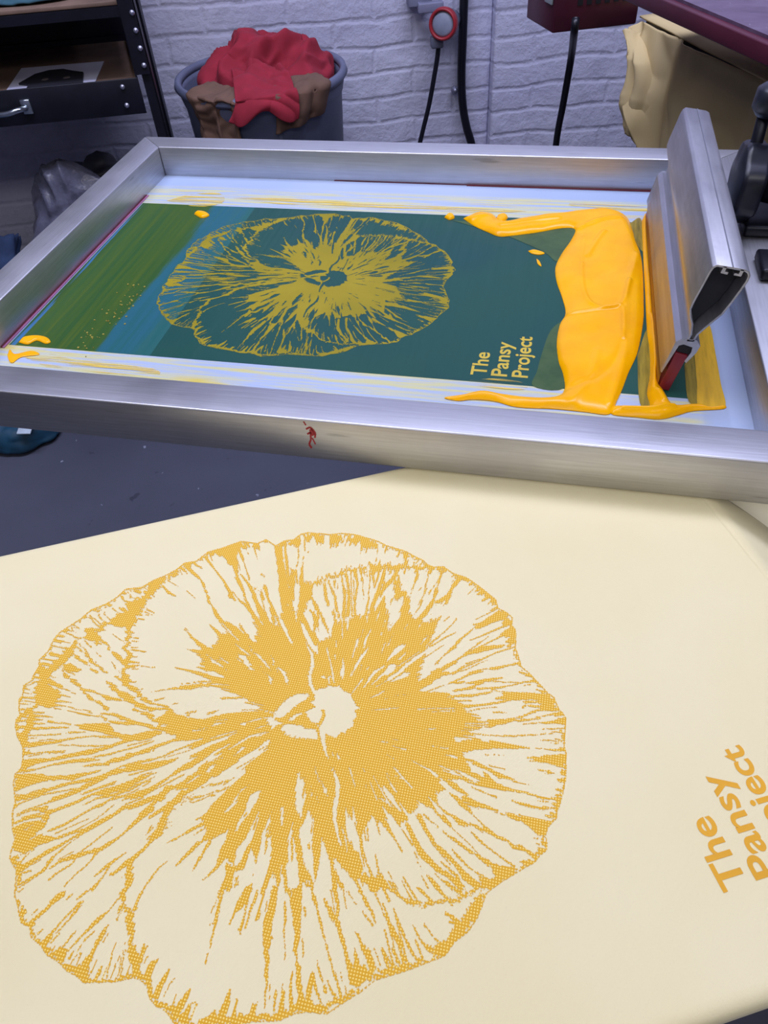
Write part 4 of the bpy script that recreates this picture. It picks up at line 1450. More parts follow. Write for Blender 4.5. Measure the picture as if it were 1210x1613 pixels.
# green stencil film
EX0, EX1, EY0, EY1 = -0.5485, 0.150, 0.5665, 0.907
m = MB('green_stencil_film', 0.5, spec=0.22)
m.tc = m.n('ShaderNodeTexCoord'); pos = m.n('ShaderNodeSeparateXYZ'); m.l(m.tc.outputs['Object'], pos.inputs[0])
wob = m.noise(3, m.coord((60, 1.3, 1)), 4, 0.6)
wob2 = m.noise(5, m.coord((6, 1.2, 1)), 3)
base = m.ramp(m.noise(6, m.coord()), [(0.3, srgb(28, 74, 72)), (0.7, srgb(34, 80, 68))])
xw = m.math('ADD', pos.outputs[0], m.math('MULTIPLY', m.math('SUBTRACT', wob2, 0.5), 0.05))
# the pulled bands run parallel to the left bar
b_blue = band(m, m.math('ADD', xw, m.math('MULTIPLY', m.math('SUBTRACT', wob, 0.5), 0.04)), -0.447, -0.398, 0.006)
b_teal = band(m, pos.outputs[0], -0.455, -0.386, 0.0008)
b_olive = band(m, m.math('ADD', xw, m.math('MULTIPLY', m.math('SUBTRACT', wob, 0.5), 0.03)), -0.7, -0.445, 0.006)
c = m.mix(m.math('MULTIPLY', b_teal, 0.6), base, srgb(44, 106, 106))
c = m.mix(m.math('MULTIPLY', m.math('MULTIPLY', b_blue, 0.5), m.ramp(wob, [(0.3, G(0.2)), (0.6, G(1))])), c, srgb(34, 94, 122))
olive = m.ramp(wob, [(0.35, srgb(48, 86, 42)), (0.55, srgb(60, 90, 34)), (0.75, srgb(78, 96, 26))])
c = m.mix(b_olive, c, olive)
edge = m.math('MULTIPLY', band(m, pos.outputs[0], -0.56, -0.541, 0.001), m.ramp(wob, [(0.5, G(0)), (0.56, G(1))]))
c = m.mix(m.math('MULTIPLY', edge, 0.8), c, srgb(60, 120, 175))
m.base(c)
m.l(m.ramp(wob, [(0.3, G(0.35)), (0.7, G(0.5))]), m.p.inputs['Roughness'])
bm = bmesh.new(); prism(bm, [(EX0, EY0), (EX1, EY0), (EX1, EY1), (EX0, EY1)], ZM - 0.0002, ZM)
adopt(screen, tag(bm_obj('stencil', bm, m.m), 'dark green stencil film stained olive and blue on the left', None))
M_open = MB('ink_stained_open_mesh', 0.5, spec=0.2)
f = M_open.noise(9, M_open.coord(), 4)
M_open.base(M_open.ramp(f, [(0.3, srgb(138, 126, 26)), (0.7, srgb(162, 144, 34))])); M_open = M_open.m
fo = cells_mesh('flower_opening', TONE > 0.45, M_open); fo.location = (0, 0, ZM + 0.00012)
adopt(screen, tag(fo, 'olive yellow flower open in the green stencil', None))
tx = text_obj('lettering', LINES, mat_plain('ink_stained_letters', srgb(206, 178, 56), 0.45, var=0.05)); tx.location = (0, 0, ZM + 0.00014)
adopt(screen, tag(tx, 'yellow letters reading The Pansy Project in the stencil', None))
# tape strips at the foot of the bars
M_tape = mat_plain('dark_red_tape', srgb(104, 22, 40), 0.4)
M_tape2 = mat_plain('mauve_tape', srgb(168, 110, 150), 0.4)
def strip(name, x0, x1, y0, y1, mat, z=0.0, h=0.0006):
    bm = bmesh.new(); prism(bm, [(x0, y0), (x1, y0), (x1, y1), (x0, y1)], ZM + z, ZM + z + h)
    o = bm_obj(name, bm, mat); adopt(screen, o); return o
strip('tape', -0.115, 0.150, YFI - 0.0035, YFI - 0.0002, M_tape)
strip('tape', -0.300, -0.115, YFI - 0.0012, YFI - 0.0002, M_tape)
strip('tape', XLI + 0.0002, XLI + 0.0016, 0.56, 0.93, M_tape, 0, 0.0012)
tag(strip('tape', XLI + 0.0017, XLI + 0.0042, 0.56, 0.93, M_tape2, 0, 0.0008), 'mauve tape edge', None)
# red paint mark on the near bar
V = []; Fc = []
def mark(pts, w):
    for a, b in zip(pts[:-1], pts[1:]):
        d = np.array(b, float) - a; n_ = np.array([-d[1], d[0]]) / (np.hypot(*d) + 1e-9) * w / 2; k = len(V)
        for q in (a - n_, b - n_, b + n_, a + n_):
            r = ray(q); P = CAM + r * ((YNO - 0.0002) / r[1]); V.append(P)
        Fc.append((k, k + 1, k + 2, k + 3))
for pts, w in (([(478, 664), (482, 670)], 2), ([(482, 676), (488, 673), (492, 676), (497, 683), (496, 690)], 3), ([(489, 676), (494, 686)], 5),
               ([(484, 684), (489, 681), (490, 692), (487, 700), (491, 706)], 3), ([(492, 690), (497, 700)], 2)):
    mark([np.array(p, float) for p in pts], w)
adopt(screen, tag(mesh_obj('paint_mark', V, Fc, mat_plain('red_paint', srgb(168, 38, 44), 0.4)), 'red paint smudge', None))
# thin dried films on the stencil and mesh
def film(name, px, mat, z, label):
    P = [onz(p, ZM + z) for p in smooth_path([(*p, 0) for p in px] + [(*px[0], 0)], 5)[:-1]] if True else None
    bm = bmesh.new(); vs = [bm.verts.new((p[0], p[1], ZM + z)) for p in P]; fc = bm.faces.new(vs)
    bmesh.ops.triangulate(bm, faces=[fc]); o = bm_obj(name, bm, mat); adopt(screen, tag(o, label, None)); return o
def film_mat(name, c0, c1, sc=(3, 40, 1), lo=0.0, hi=1.0, rough=0.35, thr=(0.35, 0.55)):
    m = MB(name, rough); f = m.noise(4, m.coord(sc), 5, 0.62)
    m.base(m.ramp(f, [(0.35, c0), (0.65, c1)]))
    m.l(m.ramp(f, [(thr[0], G(lo)), (thr[1], G(hi))]), m.p.inputs['Alpha']); return m.m
Mol = film_mat('olive_ink_film', srgb(52, 84, 44), srgb(66, 92, 44), (6, 6, 1), 0.85, 1.0)
film('ink_film', [(712, 347), (760, 350), (900, 356), (935, 370), (915, 395), (880, 412), (862, 400), (838, 388), (800, 372), (765, 362)], Mol, 0.0003, 'thin olive ink film by the top right of the stencil')
film('ink_film', [(893, 500), (868, 520), (854, 556), (846, 585), (840, 608), (889, 611), (905, 560)], Mol, 0.0003, 'thin olive ink film beside the lettering')
My = film_mat('yellow_ink_film', srgb(206, 160, 20), srgb(226, 178, 26), (40, 5, 1), 0.9, 1.0)
film('ink_film', [(1092, 535), (1104, 516), (1118, 512), (1128, 560), (1136, 605), (1143, 640), (1120, 644), (1100, 640), (1098, 600)], My, 0.0005, 'flat yellow ink patch right of the squeegee')
Mo2 = film_mat('olive_yellow_film', srgb(128, 112, 22), srgb(160, 138, 30), (60, 5, 1), 0.75, 1.0)
film('ink_film', [(1078, 575), (1094, 548), (1100, 590), (1108, 632), (1085, 632)], Mo2, 0.0004, 'olive ink strip right of the squeegee')
film('ink_film', [(1004, 560), (1022, 520), (1026, 640), (1008, 634)], Mo2, 0.0004, 'olive ink strip left of the blade')
film('ink_film', [(992, 352), (1010, 345), (1014, 395), (1000, 378)], Mo2, 0.0004, 'olive ink strip above the blade')
Mys = film_mat('smeared_yellow', srgb(238, 196, 40), srgb(240, 208, 84), (2.5, 70, 1), 0.0, 0.85, thr=(0.47, 0.6))
film('ink_smear', [(38, 562), (80, 557), (120, 566), (240, 580), (235, 592), (110, 582), (76, 578)], Mys, 0.0004, 'yellow smear on the near left mesh margin')
film('ink_smear', [(262, 316), (300, 306), (345, 304), (352, 318), (318, 326), (290, 322)], Mys, 0.0004, 'yellow smear on the far left mesh margin')
film('ink_smear', [(728, 600), (780, 596), (822, 602), (830, 612), (800, 613), (745, 606)], Mys, 0.0004, 'yellow smear under the lettering')
film('ink_smear', [(900, 318), (960, 322), (1018, 326), (1016, 332), (960, 329), (900, 324)], Mys, 0.0004, 'yellow line smear on the far mesh margin')
film('ink_smear', [(350, 310), (440, 312), (560, 318), (700, 325), (830, 333), (700, 334), (560, 328), (440, 321)], Mys, 0.0003, 'long yellow smear along the far mesh margin')

# ------------------------------------------------------------------ wet yellow ink
M_ink = MB('wet_yellow_ink', 0.24, col=srgb(252, 186, 12), spec=0.2)
f = M_ink.noise(30, M_ink.coord(), 3)
M_ink.base(M_ink.ramp(f, [(0.3, srgb(246, 170, 0)), (0.7, srgb(252, 182, 0))]))
M_ink.p.inputs['Subsurface Weight'].default_value = 0.0
M_ink.p.inputs['Coat Weight'].default_value = 0.06; M_ink.p.inputs['Coat Roughness'].default_value = 0.1
M_ink = M_ink.m
def seg_dist(X, Y, P, closed=True):
    d = np.full(X.shape, 1e9); cxs = np.zeros(X.shape); cys = np.zeros(X.shape); n = len(P)
    for i in range(n if closed else n - 1):
        a = P[i]; b = P[(i + 1) % n]; e = b - a; t = np.clip(((X - a[0]) * e[0] + (Y - a[1]) * e[1]) / (e @ e + 1e-12), 0, 1)
        qx = a[0] + t * e[0]; qy = a[1] + t * e[1]; r = np.hypot(X - qx, Y - qy); k = r < d
        d[k] = r[k]; cxs[k] = qx[k]; cys[k] = qy[k]
    return d, cxs, cys
def ink_blob(name, px, h, label, cat='ink', res=0.0012, ridges=(), edge=0.005, seed=0, group=None, wav=0.3, mat=None):
    P = np.array([onz(p[:2], ZM)[:2] for p in smooth_path([(*p, 0) for p in px] + [(*px[0], 0)], 4)[:-1]])
    x0, y0 = P.min(0) - res; x1, y1 = P.max(0) + res
    X, Y = np.meshgrid(np.arange(x0, x1 + res, res), np.arange(y0, y1 + res, res))
    ins = np.zeros(X.shape, bool)
    for i in range(len(P)):
        a = P[i]; b = P[(i + 1) % len(P)]
        if a[1] == b[1]: continue
        ins ^= ((a[1] > Y) != (b[1] > Y)) & (X < (b[0] - a[0]) * (Y - a[1]) / (b[1] - a[1]) + a[0])
    d, qx, qy = seg_dist(X, Y, P)
    cell = ins[:-1, :-1] | ins[1:, :-1] | ins[:-1, 1:] | ins[1:, 1:]
    X = np.where(ins, X, qx); Y = np.where(ins, Y, qy)
    dd = np.where(ins, d, 0)
    Z = h * (1 - np.exp(-dd / edge)) + 0.0004
    wv = np.zeros(X.shape)
    for j in range(X.shape[0]):
        for i in range(X.shape[1]):
            p = Vector((X[j, i] * 22, Y[j, i] * 13, seed))
            wv[j, i] = noise.noise(p) + 0.5 * noise.noise(p * 2.7 + Vector((3, 1, 0)))
    Z = Z + h * wav * wv * np.clip(dd / edge, 0, 1)
    for pts, amp, w in ridges:
        Rr = np.array([onz(p, ZM)[:2] for p in smooth_path([(*p, 0) for p in pts], 4)])
        rd, _, _ = seg_dist(X, Y, Rr, False)
        Z = Z + amp * np.exp(-(rd / w) ** 2) * np.clip(dd / 0.003, 0, 1)
    Z = np.maximum(Z, 0.0003)
    idx = -np.ones(X.shape, int); V = []; Fc = []
    for j in range(cell.shape[0]):
        for i in range(cell.shape[1]):
            if cell[j, i]:
                q = []
                for jj, ii in ((j, i), (j, i + 1), (j + 1, i + 1), (j + 1, i)):
                    if idx[jj, ii] < 0: idx[jj, ii] = len(V); V.append((X[jj, ii], Y[jj, ii], ZM + 0.0002 + Z[jj, ii]))
                    q.append(int(idx[jj, ii]))
                Fc.append(q)
    o = mesh_obj(name, V, Fc, mat or M_ink, smooth=True)
    bm = bmesh.new(); bm.from_mesh(o.data); bmesh.ops.remove_doubles(bm, verts=bm.verts, dist=0.00005)
    bmesh.ops.dissolve_degenerate(bm, edges=bm.edges, dist=0.00002)
    bd = [e for e in bm.edges if e.is_boundary]
    r = bmesh.ops.extrude_edge_only(bm, edges=bd)
    for v in r['geom']:
        if isinstance(v, bmesh.types.BMVert): v.co.z = ZM + 0.0002
    bmesh.ops.recalc_face_normals(bm, faces=bm.faces)
    bm.to_mesh(o.data); bm.free()
    o.data.polygons.foreach_set('use_smooth', [True] * len(o.data.polygons))
    return tag(o, label, cat, group)
ink_blob('ink_puddle', [(730, 345), (755, 335), (776, 338), (792, 350), (830, 343), (885, 336), (925, 331), (965, 332), (987, 342), (996, 362), (1001, 380), (1009, 400), (1013, 430), (1014, 470), (1014, 500), (1010, 530),
    (1003, 560), (990, 588), (981, 612), (972, 632), (960, 653), (925, 650), (875, 645), (815, 642), (780, 633), (745, 630), (722, 632), (700, 627), (730, 622), (752, 617), (768, 617), (790, 621), (830, 626), (872, 626), (889, 615), (887, 590),
    (880, 570), (877, 540), (882, 512), (891, 494), (885, 468), (877, 445), (875, 422), (885, 400), (899, 380), (906, 362), (885, 360), (845, 367), (805, 372), (786, 373), (768, 366), (748, 357)],
    0.0055, 'large thick puddle of wet yellow ink on the screen, left of the squeegee', ridges=[
    ([(1004, 405), (985, 470), (982, 560), (962, 640)], 0.0016, 0.004), ([(918, 380), (915, 440), (925, 480), (950, 492), (978, 486), (990, 450)], 0.0015, 0.0025),
    ([(890, 500), (925, 497), (960, 492), (978, 494), (980, 540)], 0.0016, 0.0022), ([(900, 615), (940, 600), (970, 570), (985, 535)], -0.0012, 0.004),
    ([(905, 365), (950, 352), (975, 350)], 0.002, 0.004), ([(925, 410), (940, 385), (950, 372)], 0.0015, 0.003), ([(900, 640), (930, 600), (940, 560)], 0.001, 0.004),
    ([(790, 362), (830, 356), (880, 350)], -0.0025, 0.004), ([(740, 350), (765, 345)], 0.0015, 0.004), ([(915, 420), (918, 360)], -0.001, 0.003)], seed=1)
ink_blob('ink_ridge', [(1011, 348), (1018, 338), (1021, 380), (1026, 440), (1031, 500), (1037, 517), (1038, 560), (1036, 600), (1046, 618), (1054, 634), (1062, 640), (1100, 637), (1118, 642), (1142, 640), (1138, 645), (1092, 648), (1070, 654), (1040, 661), (1005, 658), (966, 654),
    (962, 644), (975, 640), (1012, 643), (1024, 640), (1019, 620), (1024, 590), (1023, 550), (1019, 520), (1016, 460), (1013, 400)],
    0.0045, 'narrow glossy ridge of yellow ink along the foot of the squeegee blade', edge=0.003, seed=5, wav=0.6,
    ridges=[([(1026, 500), (1030, 560), (1028, 620)], 0.002, 0.0025), ([(980, 648), (1020, 650), (1060, 646)], 0.002, 0.002), ([(1036, 625), (1044, 640)], 0.003, 0.004)])
for i, (px, h, lab) in enumerate([
    ([(700, 343), (706, 338), (714, 339), (716, 344), (708, 347)], 0.003, 'small yellow ink dab above the right end of the flower'),
    ([(306, 338), (312, 334), (324, 335), (330, 340), (318, 344)], 0.003, 'yellow ink dab at the far left corner of the stencil'),
    ([(30, 540), (38, 532), (58, 529), (74, 532), (80, 539), (72, 542), (58, 537), (44, 543)], 0.002, 'yellow ink crescent in the near left corner of the stencil'),
    ([(832, 396), (842, 394), (858, 399), (850, 402), (838, 400)], 0.0015, 'thin yellow ink fleck left of the puddle'),
    ([(845, 408), (850, 412), (853, 420), (847, 416)], 0.0012, 'tiny yellow ink drip under the fleck left of the puddle'),
    ([(12, 560), (16, 551), (24, 558), (50, 553), (62, 559), (34, 563), (20, 572), (14, 568)], 0.0008, 'orange ink streak on the mesh in the near left corner'),
    ([(784, 340), (795, 338), (800, 344), (790, 352), (782, 347)], 0.003, 'yellow ink fleck on the tongue of the puddle')]):
    ink_blob('ink_splash', px, h, lab, res=0.0007, edge=0.0015, seed=10 + i, group='yellow ink splashes on the screen')
# spatter flecks on the blue band
V = []; Fc = []
for i in range(70):
    t = rnd.random(); x = 128 + 92 * (1 - t) + rnd.gauss(0, 9) - 0; y = 545 - 90 * (1 - t) + rnd.gauss(0, 8)
    P = onz((x, y), ZM + 0.0003); w = rnd.uniform(0.0003, 0.0013); hh = w * rnd.uniform(0.5, 1.2); k = len(V)
    for a in range(6): V.append((P[0] + w * math.cos(a * 1.047), P[1] + hh * math.sin(a * 1.047), ZM + 0.0003 + 0.0004))
    for a in range(6): V.append((P[0] + w * 1.1 * math.cos(a * 1.047), P[1] + hh * 1.1 * math.sin(a * 1.047), ZM + 0.0001))
    Fc.append(tuple(k + a for a in range(6)))
    for a in range(6): Fc.append((k + a, k + 6 + a, k + 6 + (a + 1) % 6, k + (a + 1) % 6))
o = mesh_obj('ink_spatter', V, Fc, mat_plain('dried_yellow_ink', srgb(170, 156, 70), 0.4)); tag(o, 'fine yellow ink specks on the blue stained band', 'ink', kind='stuff')

# ------------------------------------------------------------------ squeegee
SY0, SY1 = 0.5746, 0.921
sq = empty('squeegee', (0.117, (SY0 + SY1) / 2, ZM + 0.001), 'long silver aluminium squeegee with red blade standing in yellow ink', 'squeegee')
outer = [(0.1252, 0.0535), (0.1268, 0.0606), (0.1256, 0.0698), (0.1222, 0.0774), (0.1206, 0.0845), (0.1214, 0.0911), (0.1245, 0.105), (0.1275, 0.1190), (0.1290, 0.1228), (0.1318, 0.1248), (0.1438, 0.1233), (0.1535, 0.1218),
         (0.1572, 0.1200), (0.1589, 0.1165), (0.1586, 0.1121), (0.1562, 0.1042), (0.1525, 0.0931), (0.1478, 0.0811), (0.1428, 0.0741), (0.1383, 0.0677), (0.1336, 0.0605), (0.1318, 0.0535)]
def offset_poly(P, d):
    P = [np.array(p) for p in P]; out = []
    for i in range(len(P)):
        a, b, c = P[i - 1], P[i], P[(i + 1) % len(P)]
        n1 = np.array([-(b - a)[1], (b - a)[0]]); n1 = n1 / np.hypot(*n1); n2 = np.array([-(c - b)[1], (c - b)[0]]); n2 = n2 / np.hypot(*n2)
        n = n1 + n2; n = n / np.hypot(*n); out.append(tuple(b - n * (-d) / max(0.5, n @ n1)))
    return out
area = sum(outer[i - 1][0] * outer[i][1] - outer[i][0] * outer[i - 1][1] for i in range(len(outer)))
def dense(P, n=4):
    return [tuple(q[:2]) for q in smooth_path([(*p, 0) for p in P] + [(*P[0], 0)], n)[:-1]]
od = outer
inn = offset_poly(od, 0.0019 if area > 0 else -0.0019)
m = MB('worn_aluminium', 0.42, 1.0)
g1 = m.noise(5, m.coord((30, 2, 30)), 4); bl = m.noise(16, m.coord((1, 0.6, 1)), 5, 0.65)
c = m.ramp(g1, [(0.3, (0.46, 0.46, 0.48, 1)), (0.7, (0.58, 0.58, 0.61, 1))])
c = m.mix(m.ramp(bl, [(0.52, G(0)), (0.75, G(0.7))]), c, (0.36, 0.36, 0.38, 1)); m.base(c)
m.l(m.ramp(bl, [(0.3, G(0.36)), (0.7, G(0.55))]), m.p.inputs['Roughness']); M_sq = m.m
def extrude_y(name, loops, mat, y0=SY0, y1=SY1, closed=False, bevel=0.0):
    """loops: list of (outer, inner) polygons in x,z; inner None = solid"""
    bm = bmesh.new()
    for outr, innr in loops:
        a = [bm.verts.new((x, y0, ZM + z)) for x, z in outr]; b = [bm.verts.new((x, y1, ZM + z)) for x, z in outr]; n = len(outr)
        for i in range(n): bm.faces.new((a[i], a[(i + 1) % n], b[(i + 1) % n], b[i]))
        if innr is None:
            bm.faces.new(a); bm.faces.new(b)
        else:
            c = [bm.verts.new((x, y0, ZM + z)) for x, z in innr]; d = [bm.verts.new((x, y1, ZM + z)) for x, z in innr]
            for i in range(n):
                bm.faces.new((c[i], c[(i + 1) % n], d[(i + 1) % n], d[i]))
                bm.faces.new((a[i], a[(i + 1) % n], c[(i + 1) % n], c[i])); bm.faces.new((b[i], b[(i + 1) % n], d[(i + 1) % n], d[i]))
    o = bm_obj(name, bm, mat, bevel=bevel); adopt(sq, o); return o
h = extrude_y('handle', [(od, inn)], M_sq, bevel=0.0004)
tag(h, 'hollow aluminium handle', None)
# little channel under the top face
T = lambda s, t: (0.1318 + 0.0217 * s + 0.0016 * t * -1, 0.1248 - 0.0030 * s - 0.010 * t)
ch = [[T(.25, .05), T(.25, .62), T(.50, .66), T(.50, .46), T(.37, .44), T(.37, .05)], [T(.98, .05), T(.98, .62), T(.72, .62), T(.72, .44), T(.86, .44), T(.86, .05)]]
sub(extrude_y('slot_channel', [(c_, None) for c_ in ch], M_sq), h)
cap = [[T(.37, .16), T(.37, .40), T(.50, .40), T(.50, .44), T(.72, .42), T(.72, .40), T(.86, .40), T(.86, .16), T(.66, .18), T(.62, .08), T(.56, .08), T(.54, .18)]]
M_dark = mat_plain('grey_slot', srgb(120, 122, 135), 0.5)
bm = bmesh.new()  # shallow groove line along the top face
obox(bm, (0.1438, SY0, ZM + 0.1236), (0.0009, 0, -0.0001), (0, SY1 - SY0, 0), (0, 0, 0.0002)); o = bm_obj('groove', bm, M_dark); sub(o, h)
# black insert standing in for the shade inside the hollow handle
M_blk = mat_plain('hollow_shade_black', srgb(34, 36, 42), 0.7)
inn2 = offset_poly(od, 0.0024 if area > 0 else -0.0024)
extrude_y('hollow_shade', [(inn2, None)], M_blk, SY0 + 0.02, SY1 - 0.02)
jaw = [(0.1171, 0.0525), (0.1215, 0.0560), (0.1335, 0.0555), (0.1378, 0.0500), (0.1362, 0.0428), (0.1304, 0.0318), (0.1285, 0.0335), (0.1320, 0.0430), (0.1318, 0.0480), (0.1240, 0.0505), (0.1205, 0.0490), (0.1180, 0.0400), (0.1125, 0.0200), (0.1112, 0.0210), (0.1150, 0.0404)]
o = extrude_y('blade_clamp', [(jaw, None)], M_sq); tag(o, 'aluminium jaw holding the blade', None); jawo = o
o = extrude_y('clamp_filling', [([(0.1195, 0.0470), (0.1240, 0.0503), (0.1316, 0.0478), (0.1312, 0.0400), (0.1206, 0.0420)], None)], mat_plain('dirty_black_rubber', srgb(28, 28, 32), 0.8, bump=0.6, scale=200), SY0 + 0.0015, SY1 - 0.0015); sub(o, jawo)
M_blade = mat_plain('red_polyurethane', srgb(132, 36, 48), 0.4, var=0.06)
o = extrude_y('blade', [([(0.1194, 0.0415), (0.1300, 0.0390), (0.1226, 0.0008), (0.1132, 0.0026)], None)], M_blade, bevel=0.0004); tag(o, 'dark red rubber blade', None)
m = MB('ink_and_reflection', 0.35); f = m.noise(5, m.coord((14, 0.5, 26)), 2)  # besides ink, the streaks paint in reflections and the blade's shade
m.base(m.ramp(f, [(0.3, srgb(206, 146, 40)), (0.7, srgb(140, 84, 34))])); zz_ = m.n('ShaderNodeSeparateXYZ'); m.l(m.tc.outputs['Object'], zz_.inputs[0])
low = m.n('ShaderNodeMapRange'); m.l(zz_.outputs[2], low.inputs[0]); low.inputs[1].default_value = ZM + 0.034; low.inputs[2].default_value = ZM + 0.014; low.inputs[3].default_value = 0.12; low.inputs[4].default_value = 0.85
m.l(m.math('MULTIPLY', m.ramp(f, [(0.35, G(1)), (0.65, G(0.35))]), low.outputs[0]), m.p.inputs['Alpha'])
V = []; Fc = []
for k, (p, q) in enumerate((((0.1171 - .0004, 0.0530), (0.1146, 0.0404)), ((0.1146, 0.0404), (0.1108, 0.0205)), ((0.1128, 0.0200), (0.1124, 0.0030)))):
    V += [(p[0] - .0003, SY0 + .002, ZM + p[1]), (p[0] - .0003, SY1 - .02, ZM + p[1]), (q[0] - .0003, SY1 - .02, ZM + q[1]), (q[0] - .0003, SY0 + .002, ZM + q[1])]
    Fc.append((4 * k, 4 * k + 1, 4 * k + 2, 4 * k + 3))
o = mesh_obj('ink_and_reflection_film', V, Fc, m.m); adopt(sq, tag(o, 'thin yellow ink with painted reflections and shade over the blade side', None))

# ================================================================== PRINTED SHIRT ON ITS PLATEN
m = MB('cream_jersey', 0.9, spec=0.2)
fw = m.noise(700, m.coord((1, 1, 1)), 2, 0.5); fb = m.noise(6, m.coord(), 3)
fw2 = m.n('ShaderNodeTexWave', Scale=420.0, Distortion=1.5); fw2.inputs['Detail Scale'].default_value = 3; m.l(m.coord((1, 1, 1), (0, 0, 0.6)), fw2.inputs['Vector'])
c = m.ramp(fb, [(0.3, srgb(236, 224, 176)), (0.7, srgb(241, 230, 187))])
c = m.mix(m.ramp(fw, [(0.62, G(0)), (0.8, G(0.15))]), c, srgb(210, 198, 160)); m.base(c)
m.l(m.math('MULTIPLY', 1.0, 0.15), m.p.inputs['Sheen Weight'])
m.bump(m.math('ADD', fw, m.math('MULTIPLY', fw2.outputs['Fac'], 0.5)), 0.12, 0.0006); M_cream = m.m
U0, U1, V0, V1 = -0.478, 0.092, 0.528, 0.945
shirt = empty('printed_shirt', (*print_xy((U0 + U1) / 2, (V0 + V1) / 2), ZP - 0.001), 'cream yellow t shirt stretched flat with an orange printed flower', 'shirt')
def rounded(u0, u1, v0, v1, r, n=6):
    out = []
    for cx, cy, a0 in ((u1 - r, v0 + r, -90), (u1 - r, v1 - r, 0), (u0 + r, v1 - r, 90), (u0 + r, v0 + r, 180)):
        for k in range(n + 1):
            a = math.radians(a0 + 90 * k / n); out.append((cx + r * math.cos(a), cy + r * math.sin(a)))
    return out
rr = [rounded(U0, U1, V0, V1, 0.012)]
EDGE = 0.009
def ring(off, dz):
    return [(*print_xy(u, v), ZP + dz) for u, v in rounded(U0 + off, U1 - off, V0 + off, V1 - off, max(0.012 - off, 0.004) if off > 0 else 0.012 - off)]
rings = [ring(EDGE, 0)]
for a in (15, 30, 45, 60, 75, 90): rings.append(ring(EDGE - EDGE * math.sin(math.radians(a)), -EDGE * (1 - math.cos(math.radians(a)))))
rings.append(ring(0.0, -0.022)); rings.append(ring(0.004, -0.028)); rings.append(ring(0.03, -0.029))
V = [p for r_ in rings for p in r_]; n = len(rings[0]); Fc = [tuple(range(n))]
for k in range(len(rings) - 1):
    for i in range(n): Fc.append((k * n + i, (k + 1) * n + i, (k + 1) * n + (i + 1) % n, k * n + (i + 1) % n))
o = mesh_obj('shirt_front', V, Fc, M_cream, smooth=True); adopt(shirt, o)
o.data.polygons[0].use_smooth = False
# halftone ink
m = MB('halftone_orange_ink', 0.7, spec=0.3)
m.tc = m.n('ShaderNodeTexCoord'); co = m.coord((1, 1, 1), (0, 0, -LA))
sp = m.n('ShaderNodeSeparateXYZ'); m.l(co, sp.inputs[0])
w = 2 * math.pi / (3 * GC)
cxn = m.math('COSINE', m.math('MULTIPLY', sp.outputs[0], w)); cyn = m.math('COSINE', m.math('MULTIPLY', sp.outputs[1], w))
dot = m.math('ADD', cxn, cyn)
hole = m.n('ShaderNodeMapRange', interpolation_type='SMOOTHSTEP'); m.l(dot, hole.inputs[0])
hole.inputs[1].default_value = -0.35; hole.inputs[2].default_value = -1.15; hole.inputs[3].default_value = 0; hole.inputs[4].default_value = 1
m.base(m.mix(hole.outputs[0], srgb(226, 170, 36), srgb(252, 224, 122))); M_half = m.m
ph = (AI % 3 == 1) & (AJ % 3 == 1); ln = (AI % 3 != 1) & (AJ % 3 != 1)
th = np.where(ph, 0.85, np.where(ln, 0.30, 0.42))
fp = cells_mesh('flower_print', TONE > th, M_half)
fp.data.transform(PRINT_M); 
# keep the pattern coordinates in the object frame
fp.data.transform(PRINT_M.inverted()); fp.matrix_world = Matrix.Translation((0, 0, ZP + 0.00025)) @ PRINT_M
bpy.context.view_layer.update()
mw = fp.matrix_world.copy(); fp.parent = shirt; fp.matrix_parent_inverse = Matrix.Translation(shirt.location).inverted(); fp.matrix_world = mw
tag(fp, 'orange halftone pansy flower print', None)
tp = text_obj('lettering', LINES, mat_plain('flat_orange_ink', srgb(232, 170, 34), 0.7, var=0.03))
tp.matrix_world = Matrix.Translation((0, 0, ZP + 0.00025)) @ PRINT_M
bpy.context.view_layer.update(); mw = tp.matrix_world.copy(); tp.parent = shirt; tp.matrix_parent_inverse = Matrix.Translation(shirt.location).inverted(); tp.matrix_world = mw
tag(tp, 'orange printed words The Pansy Project', None)
# the rest of the shirt falls away over the right end
def soft(s, t): return min(1.0, t * 3)
def drape(s, t):
    v = 0.30 + (0.862 - 0.30) * s
    far = max(0, (s - 0.8) / 0.2)
    L = 0.20 * t; r0 = 0.022; am = 0.62
    if L < r0 * am: du = r0 * math.sin(L / r0); drop = r0 * (1 - math.cos(L / r0))
    else: du = r0 * math.sin(am) + (L - r0 * am) * math.cos(am); drop = r0 * (1 - math.cos(am)) + (L - r0 * am) * math.sin(am)
    uu = U1 - EDGE - 0.0005 + du + 0.01 * math.sin(v * 30) * t
    vv = v + 0.03 * t - 0.22 * t * far ** 2 * (1 - t * 0.5) - 0.0
    zz = ZP - 0.00025 - drop + 0.008 * math.sin(v * 24 + 1) * t
    return (*print_xy(uu, vv), zz)
d = crumple('shirt_drape', drape, 90, 50, M_cream, None, amp=0.004, sc=9, seed=4, thick=0.0005, af=soft); adopt(shirt, d); tag(d, 'loose cream shirt hanging past the right end of the platen', None)
def drape2(s, t):
    v = 0.40 + 0.56 * s
    return (*print_xy(U1 - 0.02 + 0.30 * t, v + 0.02 * math.sin(t * 3)), ZP - 0.045 - 0.10 * t + 0.01 * math.sin(v * 20))
d = crumple('shirt_back', drape2, 40, 20, M_cream, None, amp=0.006, sc=8, seed=9, thick=0.0015); adopt(shirt, d)
